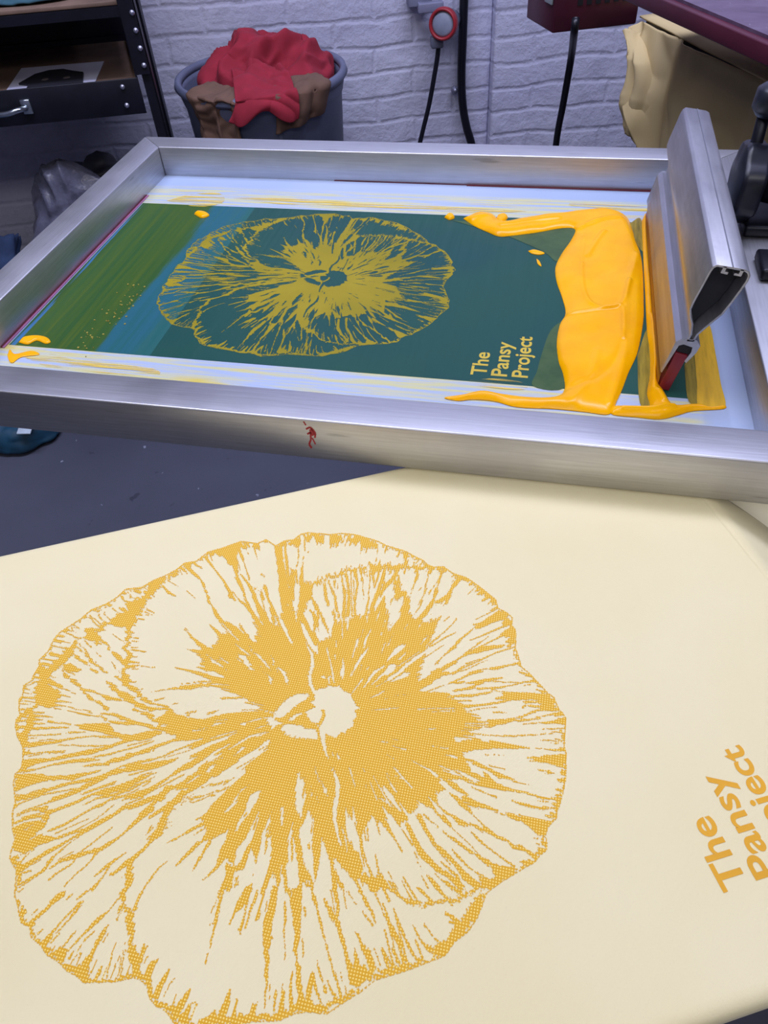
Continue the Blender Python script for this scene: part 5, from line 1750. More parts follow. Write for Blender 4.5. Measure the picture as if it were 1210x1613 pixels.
# platen
plat = empty('printing_platen', (*print_xy(-0.19, 0.736), ZP - 0.028), 'dark flat platen board inside the cream printed shirt', 'platen')
bm = bmesh.new(); prism(bm, [print_xy(u, v) for u, v in rounded(U0 + 0.011, U1 - 0.011, V0 + 0.011, V1 - 0.011, 0.01)], ZP - 0.0255, ZP - 0.0012)
M_steel = mat_plain('painted_dark_steel', srgb(70, 74, 92), 0.45, 0.3, var=0.15, scale=14)
o = bm_obj('board', bm, M_steel); adopt(plat, o)
bm = bmesh.new(); prism(bm, [print_xy(u, v) for u, v in ((-0.10, 0.70), (0.85, 0.70), (0.85, 0.77), (-0.10, 0.77))], ZP - 0.21, ZP - 0.17)
prism(bm, [print_xy(u, v) for u, v in ((-0.10, 0.70), (0.0, 0.70), (0.0, 0.77), (-0.10, 0.77))], ZP - 0.17, ZP - 0.030)
prism(bm, [print_xy(u, v) for u, v in ((0.74, 0.66), (0.85, 0.66), (0.85, 0.81), (0.74, 0.81))], 0.0, ZP - 0.21)
o = bm_obj('support_arm', bm, M_steel, bevel=0.002); adopt(plat, o)

# ================================================================== PRESS CLAMPS AT THE RIGHT BAR
M_black = mat_plain('black_plastic', srgb(34, 36, 48), 0.38, var=0.2, scale=40)
M_blackm = mat_plain('black_metal', srgb(26, 28, 38), 0.4, 0.4, var=0.2, scale=30)
clamp = empty('screen_clamp', (0.25, 0.86, ZB), 'black clamp with a large black hand knob gripping the right bar of the screen', 'clamp')
kc = onz((1172, 286), ZM + 0.085)
axis = Vector((-1, 0.02, 0.04)).normalized()
bm = bmesh.new()
prof = [(0.0, 0.012), (0.020, 0.012), (0.036, 0.009), (0.0385, 0.005), (0.0385, -0.011), (0.036, -0.014), (0.018, -0.015), (0.0, -0.015)]
lathe(bm, prof, kc, axis, 48)
s_ = axis.cross(Vector((0, 0, 1))).normalized(); t_ = axis.cross(s_)
for v in bm.verts:
    d = v.co - Vector(tuple(kc)); a = math.atan2(d.dot(t_), d.dot(s_)); rad = d - axis * d.dot(axis)
    v.co += rad * 0.05 * math.cos(a * 7)
o = bm_obj('knob', bm, M_black, bevel=0.001); adopt(clamp, tag(o, 'large scuffed black hand knob', None))
bm = bmesh.new(); kv = Vector(tuple(kc)); tube(bm, [kv - axis * 0.015, kv - axis * 0.035, kv - axis * 0.10], [0.017, 0.02, 0.02], 20); o = bm_obj('shaft', bm, M_blackm, smooth=True); adopt(clamp, o)
e = onz((1182, 262), ZM + 0.1)
bm = bmesh.new(); kk = np.array(kc)
for q0, q1 in (((1174, 246), (1176, 262)),):
    pass
bx0, by0 = float(kc[0] + 0.05), float(kc[1] - 0.035)
obox(bm, (bx0, by0, ZM + 0.045), (0.07, 0, 0), (0, 0.08, 0), (0, 0, 0.075)); obox(bm, (0.200, by0 + 0.005, ZT + 0.0003), (bx0 - 0.15, 0, 0), (0, 0.07, 0), (0, 0, 0.012))
obox(bm, (0.205, by0 - 0.085, ZT + 0.0003), (0.14, 0, 0), (0, 0.045, 0), (0, 0, 0.012)); obox(bm, (XRO + 0.004, by0 - 0.17, ZB - 0.02), (0.12, 0, 0), (0, 0.28, 0), (0, 0, 0.062))
o = bm_obj('clamp_body', bm, M_blackm, bevel=0.003); adopt(clamp, o)
bm = bmesh.new(); P = onz((1220, 158), ZM + 0.16); P2 = np.array([P[0] + 0.004, P[1], ZM + 0.05])
tube(bm, [P2 + [-0.006, 0, 0], P + [-0.006, 0, 0]], 0.006, 16); o = bm_obj('spindle', bm, M_blackm, smooth=True); adopt(clamp, o)
bm = bmesh.new(); lathe(bm, [(0.0, 0.015), (0.013, 0.014), (0.018, 0.010), (0.019, -0.006), (0.014, -0.013), (0.0, -0.013)], P, (0, 0, 1), 30); o = bm_obj('knob', bm, M_black, smooth=True); adopt(clamp, tag(o, 'upper black adjusting knob', None))
bm = bmesh.new(); obox(bm, (XRO + 0.02, 0.60, ZB - 0.09), (0.5, 0, 0), (0, 0.36, 0), (0, 0, 0.05)); obox(bm, (XRO + 0.35, 0.68, 0), (0.14, 0, 0), (0, 0.16, 0), (0, 0, ZB - 0.09))
o = bm_obj('press_arm', bm, mat_plain('blue_grey_steel', srgb(96, 102, 130), 0.4, 0.5, var=0.2, scale=12), bevel=0.002); adopt(clamp, o)

# ================================================================== STEEL RACK WITH TRAYS (left)
RD = 1.9
M_rack = mat_plain('black_powder_coat', srgb(20, 22, 34), 0.45, 0.2, var=0.2, scale=20)
M_ply = mat_plain('plywood', srgb(122, 98, 82), 0.7, var=0.15, scale=12)
M_bolt = mat_plain('zinc_bolt', srgb(205, 205, 225), 0.3, 0.8)
def adm(root, name, bm, mat, bevel=0.0, smooth=False, label=None):
    o = bm_obj(name, bm, mat, bevel=bevel, smooth=smooth); adopt(root, o)
    if label: tag(o, label, None)
    return o
aR, hR = wa((262, 190), RD); aL, _ = wa((236, 190), RD)
base = CAM * [1, 1, 0] + E1 * (aR - 0.45) + NN * (RD + 0.2)
rack = empty('steel_rack', base, 'black bolted steel rack with plywood trays by the white brick wall', 'rack')
for (a0, a1, d0, d1) in ((aL, aR, RD, RD + 0.003), (aR - 0.003, aR, RD, RD + 0.035)): pass
def post(a0, a1, d0, flip=1):
    bm = bmesh.new(); w = a1 - a0
    rbox(bm, a0, a1, d0, d0 + 0.003 * flip, 0, 2.0); rbox(bm, a1 - 0.003, a1, d0, d0 + w * flip, 0, 2.0)
    adm(rack, 'post', bm, M_rack)
aRr = wa((267.5, 190), RD + 0.40)[0]; aRf = wa((258, 190), RD)[0]; aLf = wa((242, 190), RD)[0]
post(aLf, aRf, RD); post(aRr - 0.03, aRr, RD + 0.40, -1); post(aLf - 1.0, aRf - 1.0, RD); post(aRr - 1.03, aRr - 1.0, RD + 0.40, -1)
a_in = wa((224, 150), RD)[0]
z_low = wa((224, 179), RD)[1]; z_top = wa((212, 123), RD)[1]
zfl, zfu = wa((225, 178), RD)[1], wa((213, 122), RD)[1]
# pulled-out tray
tray = bmesh.new(); aT0 = aR - 0.98
rbox(tray, aT0, a_in, RD - 0.004, RD + 0.0, zfl, zfu)
adm(rack, 'tray_front', tray, M_rack, bevel=0.001)
ab = wa((211, 100), RD + 0.37)[0]
def rpt(a, d): return tuple((CAM * [1, 1, 0] + E1 * a + NN * d)[:2])
tb = bmesh.new(); prism(tb, [rpt(aT0, RD + 0.002), rpt(a_in - 0.004, RD + 0.002), rpt(ab - 0.004, RD + 0.37), rpt(aT0, RD + 0.37)], zfu - 0.020, zfu - 0.012); adm(rack, 'tray_base', tb, M_ply)
ts = bmesh.new(); prism(ts, [rpt(a_in - 0.004, RD), rpt(a_in, RD), rpt(ab, RD + 0.37), rpt(ab - 0.004, RD + 0.37)], zfl, zfu); rbox(ts, aT0, ab, RD + 0.372, RD + 0.376, zfl, zfu); adm(rack, 'tray_side', ts, M_rack)
# upper shelf
zu1 = wa((100, 9), RD)[1]; zu0 = wa((100, 16), RD)[1]
us = bmesh.new(); prism(us, [rpt(aT0, RD + 0.001), rpt(wa((196, 4), RD)[0], RD + 0.001), rpt(ab - 0.02, RD + 0.38), rpt(aT0, RD + 0.38)], zu0, zu1); adm(rack, 'shelf_board', us, M_ply, bevel=0.001)
uf = bmesh.new(); zf = wa((100, 34), RD)[1]; rbox(uf, aT0, aL - 0.002, RD - 0.004, RD, zf, zu0 - 0.001); adm(rack, 'shelf_fascia', uf, M_rack)
gp = bmesh.new(); rbox(gp, wa((200, 60), RD)[0], aRf - 0.002, RD - 0.007, RD - 0.0045, wa((225, 116), RD)[1], wa((200, -10), RD)[1] + 0.02); adm(rack, 'gusset_plate', gp, M_rack)
bp = bmesh.new(); rbox(bp, aT0, wa((218, 70), RD + 0.39)[0], RD + 0.392, RD + 0.396, zfu - 0.03, 2.0); adm(rack, 'back_panel', bp, M_rack)  # carried up out of view so the left bar reflects dark
for zz in (1.55, 1.97):  # unseen upper shelves, added to darken the left bar's reflection
    us = bmesh.new(); prism(us, [rpt(aT0, RD + 0.001), rpt(aLf, RD + 0.001), rpt(ab - 0.02, RD + 0.38), rpt(aT0, RD + 0.38)], zz, zz + 0.012); adm(rack, 'shelf_board', us, M_ply)
    us = bmesh.new(); rbox(us, aT0, aLf, RD - 0.004, RD, zz - 0.08, zz); adm(rack, 'shelf_fascia', us, M_rack)
sp2 = bmesh.new(); prism(sp2, [rpt(aRf - 0.034, RD + 0.02), rpt(aRf - 0.031, RD + 0.02), rpt(ab + 0.003, RD + 0.37), rpt(ab, RD + 0.37)], zfu + 0.03, zu0 - 0.01); adm(rack, 'side_panel', sp2, M_rack)
for i, p in enumerate([(208, 20), (214, 48), (221, 76), (227, 103), (193, 137), (200, 166)]):
    c_ = onw(p, RD - 0.007); bm = bmesh.new(); lathe(bm, [(0.0, 0.004), (0.0035, 0.0035), (0.0055, 0.001), (0.0055, 0.0)], c_, -NN, 14); adm(rack, 'bolt', bm, M_bolt, smooth=True)
# chrome handle
hb = [onw(p, d) for p, d in (((-30, 186), RD - 0.012), ((-10, 182), RD - 0.03), ((10, 180), RD - 0.034), ((28, 174), RD - 0.03), ((42, 171), RD - 0.012))]
bm = bmesh.new(); tube(bm, smooth_path(hb, 4), 0.006, 10)
c0 = onw((38, 181), RD - 0.012); obox(bm, c0, E1 * 0.022, NN * 0.008, np.array([0, 0, 0.030]))
adm(rack, 'handle', bm, mat_plain('chrome', srgb(200, 210, 220), 0.18, 0.95), bevel=0.002, label='chrome pull handle')
# paper with a black cut-out on the tray
zt = zfu - 0.0115
pp = bmesh.new(); prism(pp, [tuple(onz(p, zt)[:2]) for p in ((8, 146), (150, 130), (164, 97), (34, 108))][::-1], zt, zt + 0.001)
tag(bm_obj('paper_sheet', pp, mat_plain('white_paper', srgb(205, 205, 225), 0.8, var=0.04)), 'white paper sheet on the plywood tray of the rack', 'paper')
pts = [(30, 134), (44, 126), (56, 119), (78, 113), (100, 111), (116, 114), (132, 116), (131, 130), (90, 138), (40, 146), (46, 136)]
bm = bmesh.new(); prism(bm, [tuple(onz(p, zt + 0.0012)[:2]) for p in pts][::-1], zt + 0.0012, zt + 0.005)
v_ = tag(bm_obj('black_cutout', bm, mat_plain('black_card', srgb(34, 34, 42), 0.6)), 'black card shape lying on the white paper in the rack', 'card')
for p in ((71, 125), (105, 122)):
    c_ = onz(p, zt + 0.0053); bm = bmesh.new(); lathe(bm, [(0.0, 0.0006), (0.007, 0.0006), (0.008, 0)], c_, (0, 0, 1), 12)
    o = bm_obj('spot', bm, mat_plain('brown_spot', srgb(96, 84, 82), 0.6)); o.parent = v_
# teal cloth on the shelf
c_ = onz((44, -8), zu1 + 0.01)
def teal(s, t):
    a = s * 2 * math.pi; r = 0.085 * t
    return (c_[0] + 1.3 * r * math.cos(a) * E1[0] - r * math.sin(a) * 0.6 * NN[0] * -1, c_[1] + 1.3 * r * math.cos(a) * E1[1] + r * 0.6 * math.sin(a), zu1 + 0.03 * (1 - t * t) + 0.006)
tag(crumple('teal_cloth', teal, 60, 18, mat_plain('teal_cotton', srgb(58, 98, 112), 0.9), None, amp=0.012, sc=14, seed=2, closed_u=True), 'crumpled teal cloth on the top shelf of the rack', 'cloth')

# ================================================================== WASTE BIN WITH RAGS
BD = 2.13
bc = onw((411, 116), BD); zr = float(bc[2]); bx, by = float(bc[0]), float(bc[1])
RT = 0.218
bin_ = empty('waste_bin', (bx, by, 0), 'round grey plastic bin heaped with rags against the brick wall', 'bin')
M_bin = mat_plain('grey_bin_plastic', srgb(104, 110, 134), 0.5, var=0.1, scale=9)
bm = bmesh.new(); RB = 0.165
lathe(bm, [(0.001, 0.0), (RB, 0.0), (RB + (RT - 0.015 - RB) * 1.0, zr - 0.05), (RT - 0.012, zr - 0.045), (RT - 0.006, zr - 0.02), (RT - 0.012, zr - 0.004), (RT - 0.018, zr - 0.02), (RB - 0.004, 0.01), (0.001, 0.01)], (bx, by, 0), (0, 0, 1), 64)
adm(bin_, 'bin_body', bm, M_bin, smooth=True)
bm = bmesh.new()
N = 64; ringp = [(bx + (RT - 0.002) * math.cos(2 * math.pi * k / N), by + (RT - 0.002) * math.sin(2 * math.pi * k / N), zr) for k in range(N)]
for k in range(N):
    pass
lathe(bm, [(RT - 0.016, 0.0), (RT - 0.010, 0.008), (RT, 0.006), (RT + 0.004, -0.006), (RT - 0.002, -0.014), (RT - 0.014, -0.010)], (bx, by, zr), (0, 0, 1), 64, close=True)
adm(bin_, 'rim', bm, M_bin, smooth=True)
fdir = np.array([-bx, -by, 0.0]); fdir /= np.hypot(*fdir[:2]); sdir = np.array([-fdir[1], fdir[0], 0]) * -1
sdir = np.array([fdir[1], -fdir[0], 0]); 
if sdir @ R[:, 0] < 0: sdir = -sdir
def onbin(s, z, off=0.0):   # point on the bin's wall seen from the front: s sideways, z height
    r = RB + (RT - 0.015 - RB) * z / (zr - 0.05) + off
    return np.array([bx, by, 0]) + sdir * s + fdir * math.sqrt(max(r * r - s * s, 0)) + np.array([0, 0, z])
bm = bmesh.new()
hz = zr - 0.10
for s0, s1, z0_, z1_ in ((-0.035, 0.028, hz - 0.012, hz - 0.008), (0.020, 0.030, hz - 0.06, hz + 0.035), (-0.062, 0.0, hz - 0.030, hz - 0.026), (-0.070, -0.062, hz - 0.075, hz + 0.0)):
    a = onbin(s0, z0_, 0.0); b = onbin(s1, z0_, 0.0); obox(bm, a - fdir * 0.006, b - a, fdir * 0.014, np.array([0, 0, z1_ - z0_]))
adm(bin_, 'handle_bracket', bm, M_bin, bevel=0.001)
bm = bmesh.new(); hp = [onw(p, BD + 0.19) for p in ((407, 74), (411, 58), (420, 54), (455, 54), (462, 58), (464, 72))]
tube(bm, smooth_path(hp, 4), 0.003, 8); adm(bin_, 'handle', bm, mat_plain('grey_wire', srgb(120, 125, 140), 0.4, 0.4), smooth=True)
M_red = mat_plain('red_cotton', srgb(152, 32, 50), 0.9, var=0.08, scale=30)
M_brown = mat_plain('brown_cotton', srgb(112, 84, 68), 0.9, var=0.08, scale=30)
bO = np.array([bx, by, 0.0])
def heap(s, t):
    a = s * 2 * math.pi; r = 0.162 * math.sin(t * math.pi * 0.60) ** 1.1 * (1 + 0.08 * math.sin(3 * a + 1) + 0.05 * math.sin(5 * a))
    z = zr + 0.062 * math.cos(t * math.pi * 0.60) + 0.0
    q = bO + sdir * (r * math.cos(a) + 0.012) + fdir * (r * math.sin(a) * 0.9 - 0.03)
    return (q[0], q[1], z - 0.012 + 0.03 * max(0, 1 - 3 * abs(math.cos(t)*0+t)) )
h1 = crumple('red_cloth', heap, 150, 90, M_red, None, amp=0.030, sc=10, seed=3, closed_u=True, thick=0.004, lo=0.035, style=1)
def flap(s, t):      # front tongue hanging over the rim
    x = (-0.07 - 0.03 * t) + (0.12 + 0.05 * t) * s + 0.015 * math.sin(t * 3); L = 0.050 + 0.022 * math.sin(s * 7 + 1)
    if t < 0.5:
        k = t / 0.5; q = bO + sdir * x + fdir * (0.05 + (math.sqrt(max((RT + 0.012) ** 2 - x * x, 0)) - 0.05) * k); z = zr + 0.035 - 0.020 * k * k
    else:
        k = (t - 0.5) / 0.5; q = bO + sdir * x + fdir * (math.sqrt(max((RT + 0.012) ** 2 - x * x, 0)) + 0.012 * math.sin(k * 2)); z = zr + 0.015 - L * k * (0.75 + 0.3 * math.sin(s * 3.1))
    return (q[0], q[1], z)
h2 = crumple('red_cloth_flap', flap, 70, 60, M_red, None, amp=0.016, sc=11, seed=6, thick=0.004, lo=0.02, style=1)
h2.parent = h1; h2.name = 'hanging_fold'
tag(h1, 'crumpled red cloth piled on top of the grey bin', 'cloth')
def over_rim(x0, x1, L0, L1, shift=0.0, seed=0):
    def f(s, t):
        x = x0 + (x1 - x0) * s + shift * t
        rr_ = math.sqrt(max((RT + 0.010) ** 2 - x * x, 0.0004)); L = L0 + (L1 - L0) * s
        if t < 0.4:
            k = t / 0.4; q = bO + sdir * x * (0.7 + 0.3 * k) + fdir * rr_ * (0.6 + 0.4 * k); z = zr + 0.016 - 0.006 * k * k
        else:
            k = (t - 0.4) / 0.6; q = bO + sdir * (x * (1 - 0.10 * k)) + fdir * (rr_ * (1 - 0.05 * k) + 0.006 * math.sin(s * 16)); z = zr + 0.010 - L * k
        return (q[0], q[1], z)
    return f
o = crumple('brown_cloth', over_rim(-0.185, -0.070, 0.24, 0.20, -0.0), 60, 80, M_brown, None, amp=0.013, sc=10, seed=12, thick=0.004, lo=0.02, style=1)
tag(o, 'brown cloth hanging long over the left side of the grey bin', 'cloth', 'brown cloths over the bin rim')
o = crumple('brown_cloth', over_rim(0.035, 0.165, 0.085, 0.06, -0.02), 50, 50, M_brown, None, amp=0.007, sc=12, seed=15, thick=0.004, lo=0.01, style=1)
tag(o, 'short brown cloth hanging over the front right of the grey bin', 'cloth', 'brown cloths over the bin rim')

# ================================================================== PIPE, PLUG AND CABLES ON THE WALL
def wallrun(pxs, D): return smooth_path([onw(p, D) for p in pxs], 6)
M_cable = mat_plain('black_rubber_cable', srgb(16, 18, 28), 0.4)
bm = bmesh.new(); tube(bm, wallrun([(733, -60), (731, 0), (729, 60), (727, 120), (729, 165), (735, 200), (745, 240), (752, 330)], WD - 0.03), 0.0125, 16)
pipe = bm_obj('black_pipe', bm, M_cable, smooth=True); tag(pipe, 'thick black pipe running down the white brick wall', 'pipe')
bm = bmesh.new(); c_ = onw((716, 141), WD - 0.012); lathe(bm, [(0.0, 0.016), (0.006, 0.015), (0.0075, 0.008), (0.011, 0.006), (0.011, 0.0), (0.0, 0.0)], c_, -NN, 20)
tag(bm_obj('wall_fixing', bm, mat_plain('zinc_fixing', srgb(170, 172, 190), 0.4, 0.6), smooth=True), 'small round metal fixing left of the black pipe', 'fixing')
plug = empty('power_plug', onw((697, 38), WD - 0.08), 'grey industrial power plug with a red ring on the brick wall', 'plug')
pc = onw((698, 38), WD - 0.12); pax = np.array([-0.12, -1, 0.12]); pax /= np.linalg.norm(pax)
bm = bmesh.new(); lathe(bm, [(0.030, 0.006), (0.034, 0.012), (0.0385, 0.008), (0.040, -0.004), (0.0385, -0.018), (0.030, -0.018)], pc, pax, 48, close=True); adm(plug, 'ring', bm, mat_plain('red_plastic', srgb(165, 40, 48), 0.4), smooth=True, label='red plastic collar')
bm = bmesh.new(); lathe(bm, [(0.0, 0.008), (0.024, 0.007), (0.030, 0.003), (0.031, -0.03), (0.024, -0.10), (0.0, -0.10)], pc, pax, 40); adm(plug, 'plug_cap', bm, mat_plain('pale_grey_plastic', srgb(150, 158, 176), 0.4), smooth=True, label='pale grey cap')
bm = bmesh.new(); c0 = onw((680, 78), WD - 0.115); obox(bm, c0, E1 * 0.034, NN * 0.03, np.array([0.0, 0, 0.028])); adm(plug, 'cable_gland', bm, mat_plain('grey_plastic', srgb(105, 108, 125), 0.5), bevel=0.004)
bm = bmesh.new(); tube(bm, wallrun([(691, 70), (689, 90), (685, 115), (676, 165), (664, 215), (655, 260), (650, 340)], WD - 0.10), 0.0068, 12)
adm(plug, 'cable', bm, M_cable, smooth=True, label='black cable hanging from the plug')
bm = bmesh.new(); a0, h0 = wa((640, 6), WD); a1, h1_ = wa((676, -30), WD); rbox(bm, a0, a1, WD - 0.05, WD - 0.001, h0, h1_)
rbox(bm, a0 + 0.025, a1 + 0.03, WD - 0.07, WD - 0.045, h0 - 0.012, h0 + 0.012)
tag(bm_obj('socket_box', bm, mat_plain('grey_box_plastic', srgb(130, 132, 155), 0.5), bevel=0.003), 'grey socket box on the wall above left of the red ringed plug', 'socket')

# ================================================================== FLASH DRYER (maroon) AND SHIRT BENEATH
M_mar = mat_plain('maroon_enamel', srgb(84, 30, 48), 0.4, 0.0, var=0.15, scale=8)
dry = empty('flash_dryer', onw((1030, 260), 1.75) * [1, 1, 0], 'maroon flash dryer with control box and tilted heater head at upper right', 'dryer')
zc = float(onw((870, 53), 1.62)[2])
B_, C_, D_ = (onz(p, zc) for p in ((829, 28), (870, 53), (1002, 38)))
A_ = B_ + (D_ - C_)
bm = bmesh.new(); prism(bm, [tuple(q[:2]) for q in (C_, D_, A_, B_)], zc, zc + 0.16); adm(dry, 'control_box', bm, M_mar, bevel=0.003, label='maroon control box'); cbox = dry.children[0]
dl = (B_ - C_); dr = (D_ - C_); dl /= np.linalg.norm(dl); dr /= np.linalg.norm(dr)
nl = np.cross(dl, [0, 0, 1]); nl = -nl if nl @ (CAM - C_) < 0 else nl; nr = np.cross(dr, [0, 0, 1]); nr = -nr if nr @ (CAM - C_) < 0 else nr
bm = bmesh.new(); hgt = np.array([0, 0, 1.0])
obox(bm, C_ + dl * 0.006 + nl * 0.001 + hgt * 0.046, dl * 0.032, nl * 0.004, hgt * 0.05); sub(bm_obj('rocker_switch', bm, mat_plain('grey_switch', srgb(165, 175, 180), 0.4), bevel=0.001), cbox)
bm = bmesh.new()
for k in range(9): obox(bm, C_ + dr * (0.045 + 0.018 * k) + nr * 0.0002 + hgt * 0.042, dr * 0.010, nr * 0.001, hgt * 0.035)
sub(bm_obj('vent_slots', bm, mat_plain('black_slot', srgb(14, 12, 18), 0.8)), cbox)
bm = bmesh.new(); P0 = onz((905, 48), zc + 0.01)
tube(bm, smooth_path([P0 + [0, 0, 0.02], P0, onw((900, 90), 1.72), onw((888, 160), 1.74), onw((876, 228), 1.78), onw((868, 330), 1.82)], 6), 0.0075, 12); adm(dry, 'cable', bm, M_cable, smooth=True)
z1 = ZM + 0.115
H0, H1 = onz((985, 2), z1), onz((1210, 106), z1); hd = (H1 - H0) / np.linalg.norm(H1 - H0); hn = np.cross([0, 0, 1], hd)
hn = -hn if hn @ np.array([0.3, 1, 0]) < 0 else hn
a_ = H0 - hd * 0.10; b_ = H1 + hd * 0.35; w_ = 0.5
bm = bmesh.new(); prism(bm, [tuple(q[:2]) for q in (a_, b_, b_ + hn * w_, a_ + hn * w_)], z1, z1 + 0.022); adm(dry, 'heater_rim', bm, M_mar, bevel=0.002)
m = MB('stained_mauve_metal', 0.35, 0.35); f = m.noise(9, m.coord((1, 2, 1)), 5, 0.65); f2 = m.noise(16, m.coord((6, 1, 1)), 2)
c = m.ramp(f, [(0.3, srgb(84, 62, 84)), (0.55, srgb(118, 98, 122)), (0.75, srgb(140, 128, 150))]); c = m.mix(m.ramp(f2, [(0.68, G(0)), (0.72, G(0.8))]), c, srgb(205, 200, 215)); m.base(c)
bm = bmesh.new(); ins_ = 0.012
prism(bm, [tuple(q[:2]) for q in (a_ + hd * ins_ + hn * ins_, b_ - hd * ins_ + hn * ins_, b_ - hd * ins_ + hn * (w_ - ins_), a_ + hd * ins_ + hn * (w_ - ins_))], z1 + 0.018, z1 + 0.026); adm(dry, 'heater_top', bm, m.m, label='mauve grey stained top of the heater head')
Pp = onw((1030, 215), 1.72)
bm = bmesh.new(); obox(bm, (Pp[0] - 0.03, Pp[1], 0.0), (0.06, 0, 0), (0, 0.06, 0), (0, 0, z1 + 0.0)); obox(bm, (Pp[0] - 0.25, Pp[1] - 0.2, 0.0), (0.5, 0, 0), (0, 0.45, 0), (0, 0, 0.05))
adm(dry, 'stand', bm, M_mar, bevel=0.003)
M_tan = mat_plain('tan_yellow_jersey', srgb(206, 184, 132), 0.95, var=0.04, scale=8)
zs = ZM + 0.02
S0, S1 = onz((1004, 24), zs), onz((1212, 130), zs); sd = (S1 - S0) / np.linalg.norm(S1 - S0); sn = np.cross([0, 0, 1], sd); sn = -sn if sn @ np.array([0.3, 1, 0]) < 0 else sn
LS = float(np.linalg.norm(S1 - S0))
sh2 = empty('draped_shirt', S0 + sd * 0.3 - np.array([0, 0, 0.02]), 'pale tan shirt draped under the maroon flash dryer', 'shirt')
def top_(s, t):
    q = S0 + sd * (0.01 + s * (LS + 0.5)) + sn * (0.42 * t); return (q[0], q[1], zs)
o = crumple('shirt_top', top_, 40, 16, M_tan, None, amp=0.001, sc=6, seed=1, thick=0.003); adopt(sh2, o)
def skirt(s, t):
    x = 0.045 + s * (LS + 0.45); lf = max(0, 1 - s * 3.2)
    fold = 0.014 * math.sin(x * 30) * t * (0.4 + lf)
    q = S0 + sd * (x + 0.05 * t * lf) - sn * (0.006 + 0.03 * t + fold)
    return (q[0], q[1], zs - 0.002 - t * (0.42 - 0.30 * lf))
o = crumple('shirt_skirt', skirt, 110, 50, M_tan, None, amp=0.014, sc=5, seed=8, thick=0.003, style=1); adopt(sh2, o)
ctrl = [onz((1006, 26), zs)] 
q0 = S0 + sd * 0.035
sl_t = onw((1022, 40), 1.55); 
T0 = S0 + sd * 0.035 + np.array([0, 0, -0.012]); 
dd0 = float((T0 - CAM) @ NN)
T1 = onw((1030, 95), dd0 - 0.05); T2 = onw((1026, 160), dd0 - 0.07); T3 = onw((1000, 226), dd0 - 0.07)
path = smooth_path([T0, T1, T2, T3], 12)
rad = [0.034, 0.058, 0.052, 0.020]
def sleeve(s, t):
    i = t * (len(path) - 1); k = min(int(i), len(path) - 2); p = path[k] + (path[k + 1] - path[k]) * (i - k)
    r = np.interp(t, [0, 0.33, 0.66, 1], rad); a = s * 2 * math.pi
    r *= 1 + 0.14 * math.sin(3 * a + 4 * t) + 0.10 * math.sin(7 * a - 5 * t)
    q = p + E1 * r * math.cos(a) - NN * r * 0.5 * math.sin(a); return (q[0], q[1], q[2] - 0.02 * math.cos(a) * t)
o = crumple('sleeve', sleeve, 60, 60, M_tan, None, amp=0.009, sc=11, seed=5, closed_u=True, thick=0.003, style=1); adopt(sh2, tag(o, 'sleeve hanging down from the tan shirt', None))
bm = bmesh.new(); prism(bm, [tuple(q[:2]) for q in (S0 + sd * 0.02 + sn * 0.01, S0 + sd * (LS + 0.5) + sn * 0.01, S0 + sd * (LS + 0.5) + sn * 0.4, S0 + sd * 0.02 + sn * 0.4)], zs - 0.022, zs - 0.004)
cP = S0 + sd * (LS * 0.5 + 0.3) + sn * 0.2; obox(bm, (cP[0] - 0.04, cP[1] - 0.04, 0), (0.08, 0, 0), (0, 0.08, 0), (0, 0, zs - 0.02))
tag(bm_obj('second_platen', bm, M_steel), 'dark platen board under the tan draped shirt', 'platen')

# ================================================================== BAGS AND CLOTHS LOW ON THE LEFT
def sack(name, c, rx, ry, z1_, mat, label, cat, seed, amp=0.05, sc=7, z0=0.002, pw=0.5):
    def f(s, t):
        a = s * 2 * math.pi; zz = z0 + (z1_ - z0) * t; k = max(0.0, 1 - t ** 3) ** 0.5
        return (c[0] + rx * k * math.cos(a), c[1] + ry * k * math.sin(a), zz)
    o = crumple(name, f, 150, 100, mat, None, amp=amp, sc=sc, seed=seed, closed_u=True, thick=0.002, lo=0.03, style=1)
    for v in o.data.vertices:
        if v.co.z < 0.004: v.co.z = 0.004
    return tag(o, label, cat)
m = MB('cloudy_plastic', 0.25); f = m.noise(7, m.coord(), 5, 0.65)
m.base(m.ramp(f, [(0.3, srgb(66, 68, 82)), (0.55, srgb(108, 108, 126)), (0.75, srgb(150, 150, 168))])); m.bump(f, 0.5, 0.02); M_pl = m.m
pc_ = onw((108, 300), 1.98); sack('plastic_bag', pc_, 0.15, 0.13, float(onw((90, 262), 1.98)[2]), M_pl, 'crumpled grey plastic bag on the floor behind the left bar of the screen', 'bag', 21, amp=0.035, sc=9, pw=0.35)
pc_ = onw((172, 300), 2.18); sack('black_bag', pc_, 0.15, 0.12, float(onw((165, 252), 2.15)[2]), mat_plain('black_bin_liner', srgb(44, 46, 56), 0.55, bump=0.4, scale=14), 'dark bin liner bag leaning at the brick wall beside the grey plastic bag', 'bag', 22, amp=0.05, sc=9, pw=0.35)
pc_ = onw((-12, 430), 1.90); sack('blue_cloth', pc_, 0.13, 0.12, float(onw((10, 380), 1.90)[2]), mat_plain('navy_cotton', srgb(38, 58, 92), 0.85), 'heap of dark blue cloth at the far left edge behind the screen', 'cloth', 23, amp=0.06, sc=9, pw=0.4)
q = onz((12, 672), 0.04)
def tealbag(s, t):
    a = s * 2 * math.pi; r = 0.105 * math.sin(t * math.pi / 2) ** 0.7 * (1 + 0.1 * math.sin(2 * a + 0.6) + 0.05 * math.sin(5 * a)); return (q[0] + r * 1.15 * math.cos(a), q[1] + r * 0.8 * math.sin(a), 0.012 + 0.06 * (1 - t ** 3))
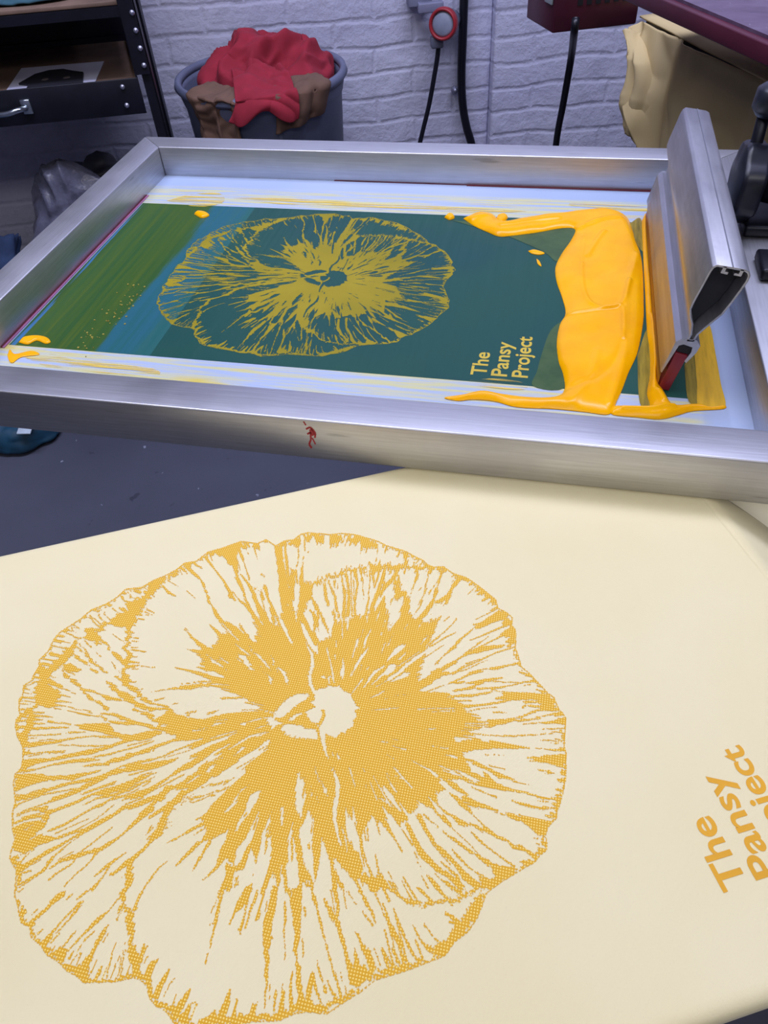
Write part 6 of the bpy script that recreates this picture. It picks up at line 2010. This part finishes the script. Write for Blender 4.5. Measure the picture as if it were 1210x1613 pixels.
tb_ = crumple('teal_bag', tealbag, 70, 30, mat_plain('dark_teal_fabric', srgb(24, 74, 98), 0.6, var=0.2), None, amp=0.012, sc=12, seed=31, closed_u=True, thick=0.003)
tag(tb_, 'dark teal fabric bag with a white tag, on the floor at the left edge', 'bag')
tt = onz((45, 678), 0.075); bm = bmesh.new(); obox(bm, tt - np.array([0.022, 0.02, 0]), (0.036, 0.006, 0), (-0.006, 0.04, 0.01), (0, 0, 0.004)); o = bm_obj('tag', bm, mat_plain('white_tag', srgb(200, 215, 225), 0.6), bevel=0.001); o.parent = tb_; tag(o, 'white label tag', None)

# ================================================================== LIGHT
def tube_light(x, y, z, L, power, col, rot=0.0, w=0.16):
    root = empty('ceiling_light', (x, y, z), None)
    root['label'] = 'white fluorescent ceiling light hanging over the press at x'
    ld = bpy.data.lights.new('lamp_tube', 'AREA'); ld.shape = 'RECTANGLE'; ld.size = L; ld.size_y = w; ld.energy = power; ld.color = col
    lo_ = bpy.data.objects.new('lamp_tube', ld); link(lo_); lo_.location = (x, y, z - 0.005); lo_.rotation_euler = (0, 0, rot)
    bm = bmesh.new(); obox(bm, (-L / 2, -w / 2, 0), (L, 0, 0), (0, w, 0), (0, 0, 0.06)); h_ = bm_obj('lamp_housing', bm, M_ceil); h_.location = (x, y, z); h_.rotation_euler = (0, 0, rot)
    adopt(root, lo_, h_); return root
l1 = tube_light(-0.75, 0.45, 2.35, 1.5, 6.0, (1.0, 0.98, 0.94), 0.5, 0.5)
tag(l1, 'fluorescent ceiling light over the left of the shirt', 'light', 'ceiling lights')
l2 = tube_light(0.75, -0.35, 2.35, 1.5, 5.0, (1.0, 0.95, 0.82), 0.3, 0.5)
tag(l2, 'fluorescent ceiling light behind the right of the shirt', 'light', 'ceiling lights')
l3 = tube_light(-0.2, 1.15, 2.75, 2.6, 66, (0.68, 0.71, 1.0), 0.31, 0.4)
l4_fill = tube_light(0.2, -1.5, 2.75, 2.6, 32, (0.93, 0.91, 1.0), 0.1, 0.4)  # fill lamp added behind the camera to brighten the near faces
tag(l4_fill, 'added fill light behind the camera', 'light', 'ceiling lights')
tag(l3, 'fluorescent ceiling light near the brick wall', 'light', 'ceiling lights')
wd = bpy.data.worlds.new('world'); bpy.context.scene.world = wd; wd.use_nodes = True
wd.node_tree.nodes['Background'].inputs[0].default_value = (0.62, 0.66, 0.95, 1); wd.node_tree.nodes['Background'].inputs[1].default_value = 0.3

sc_ = bpy.context.scene
sc_.view_settings.view_transform = 'Standard'; sc_.view_settings.look = 'None'; sc_.view_settings.gamma = 1
sc_.view_settings.use_curve_mapping = False; sc_.view_settings.exposure = -0.12
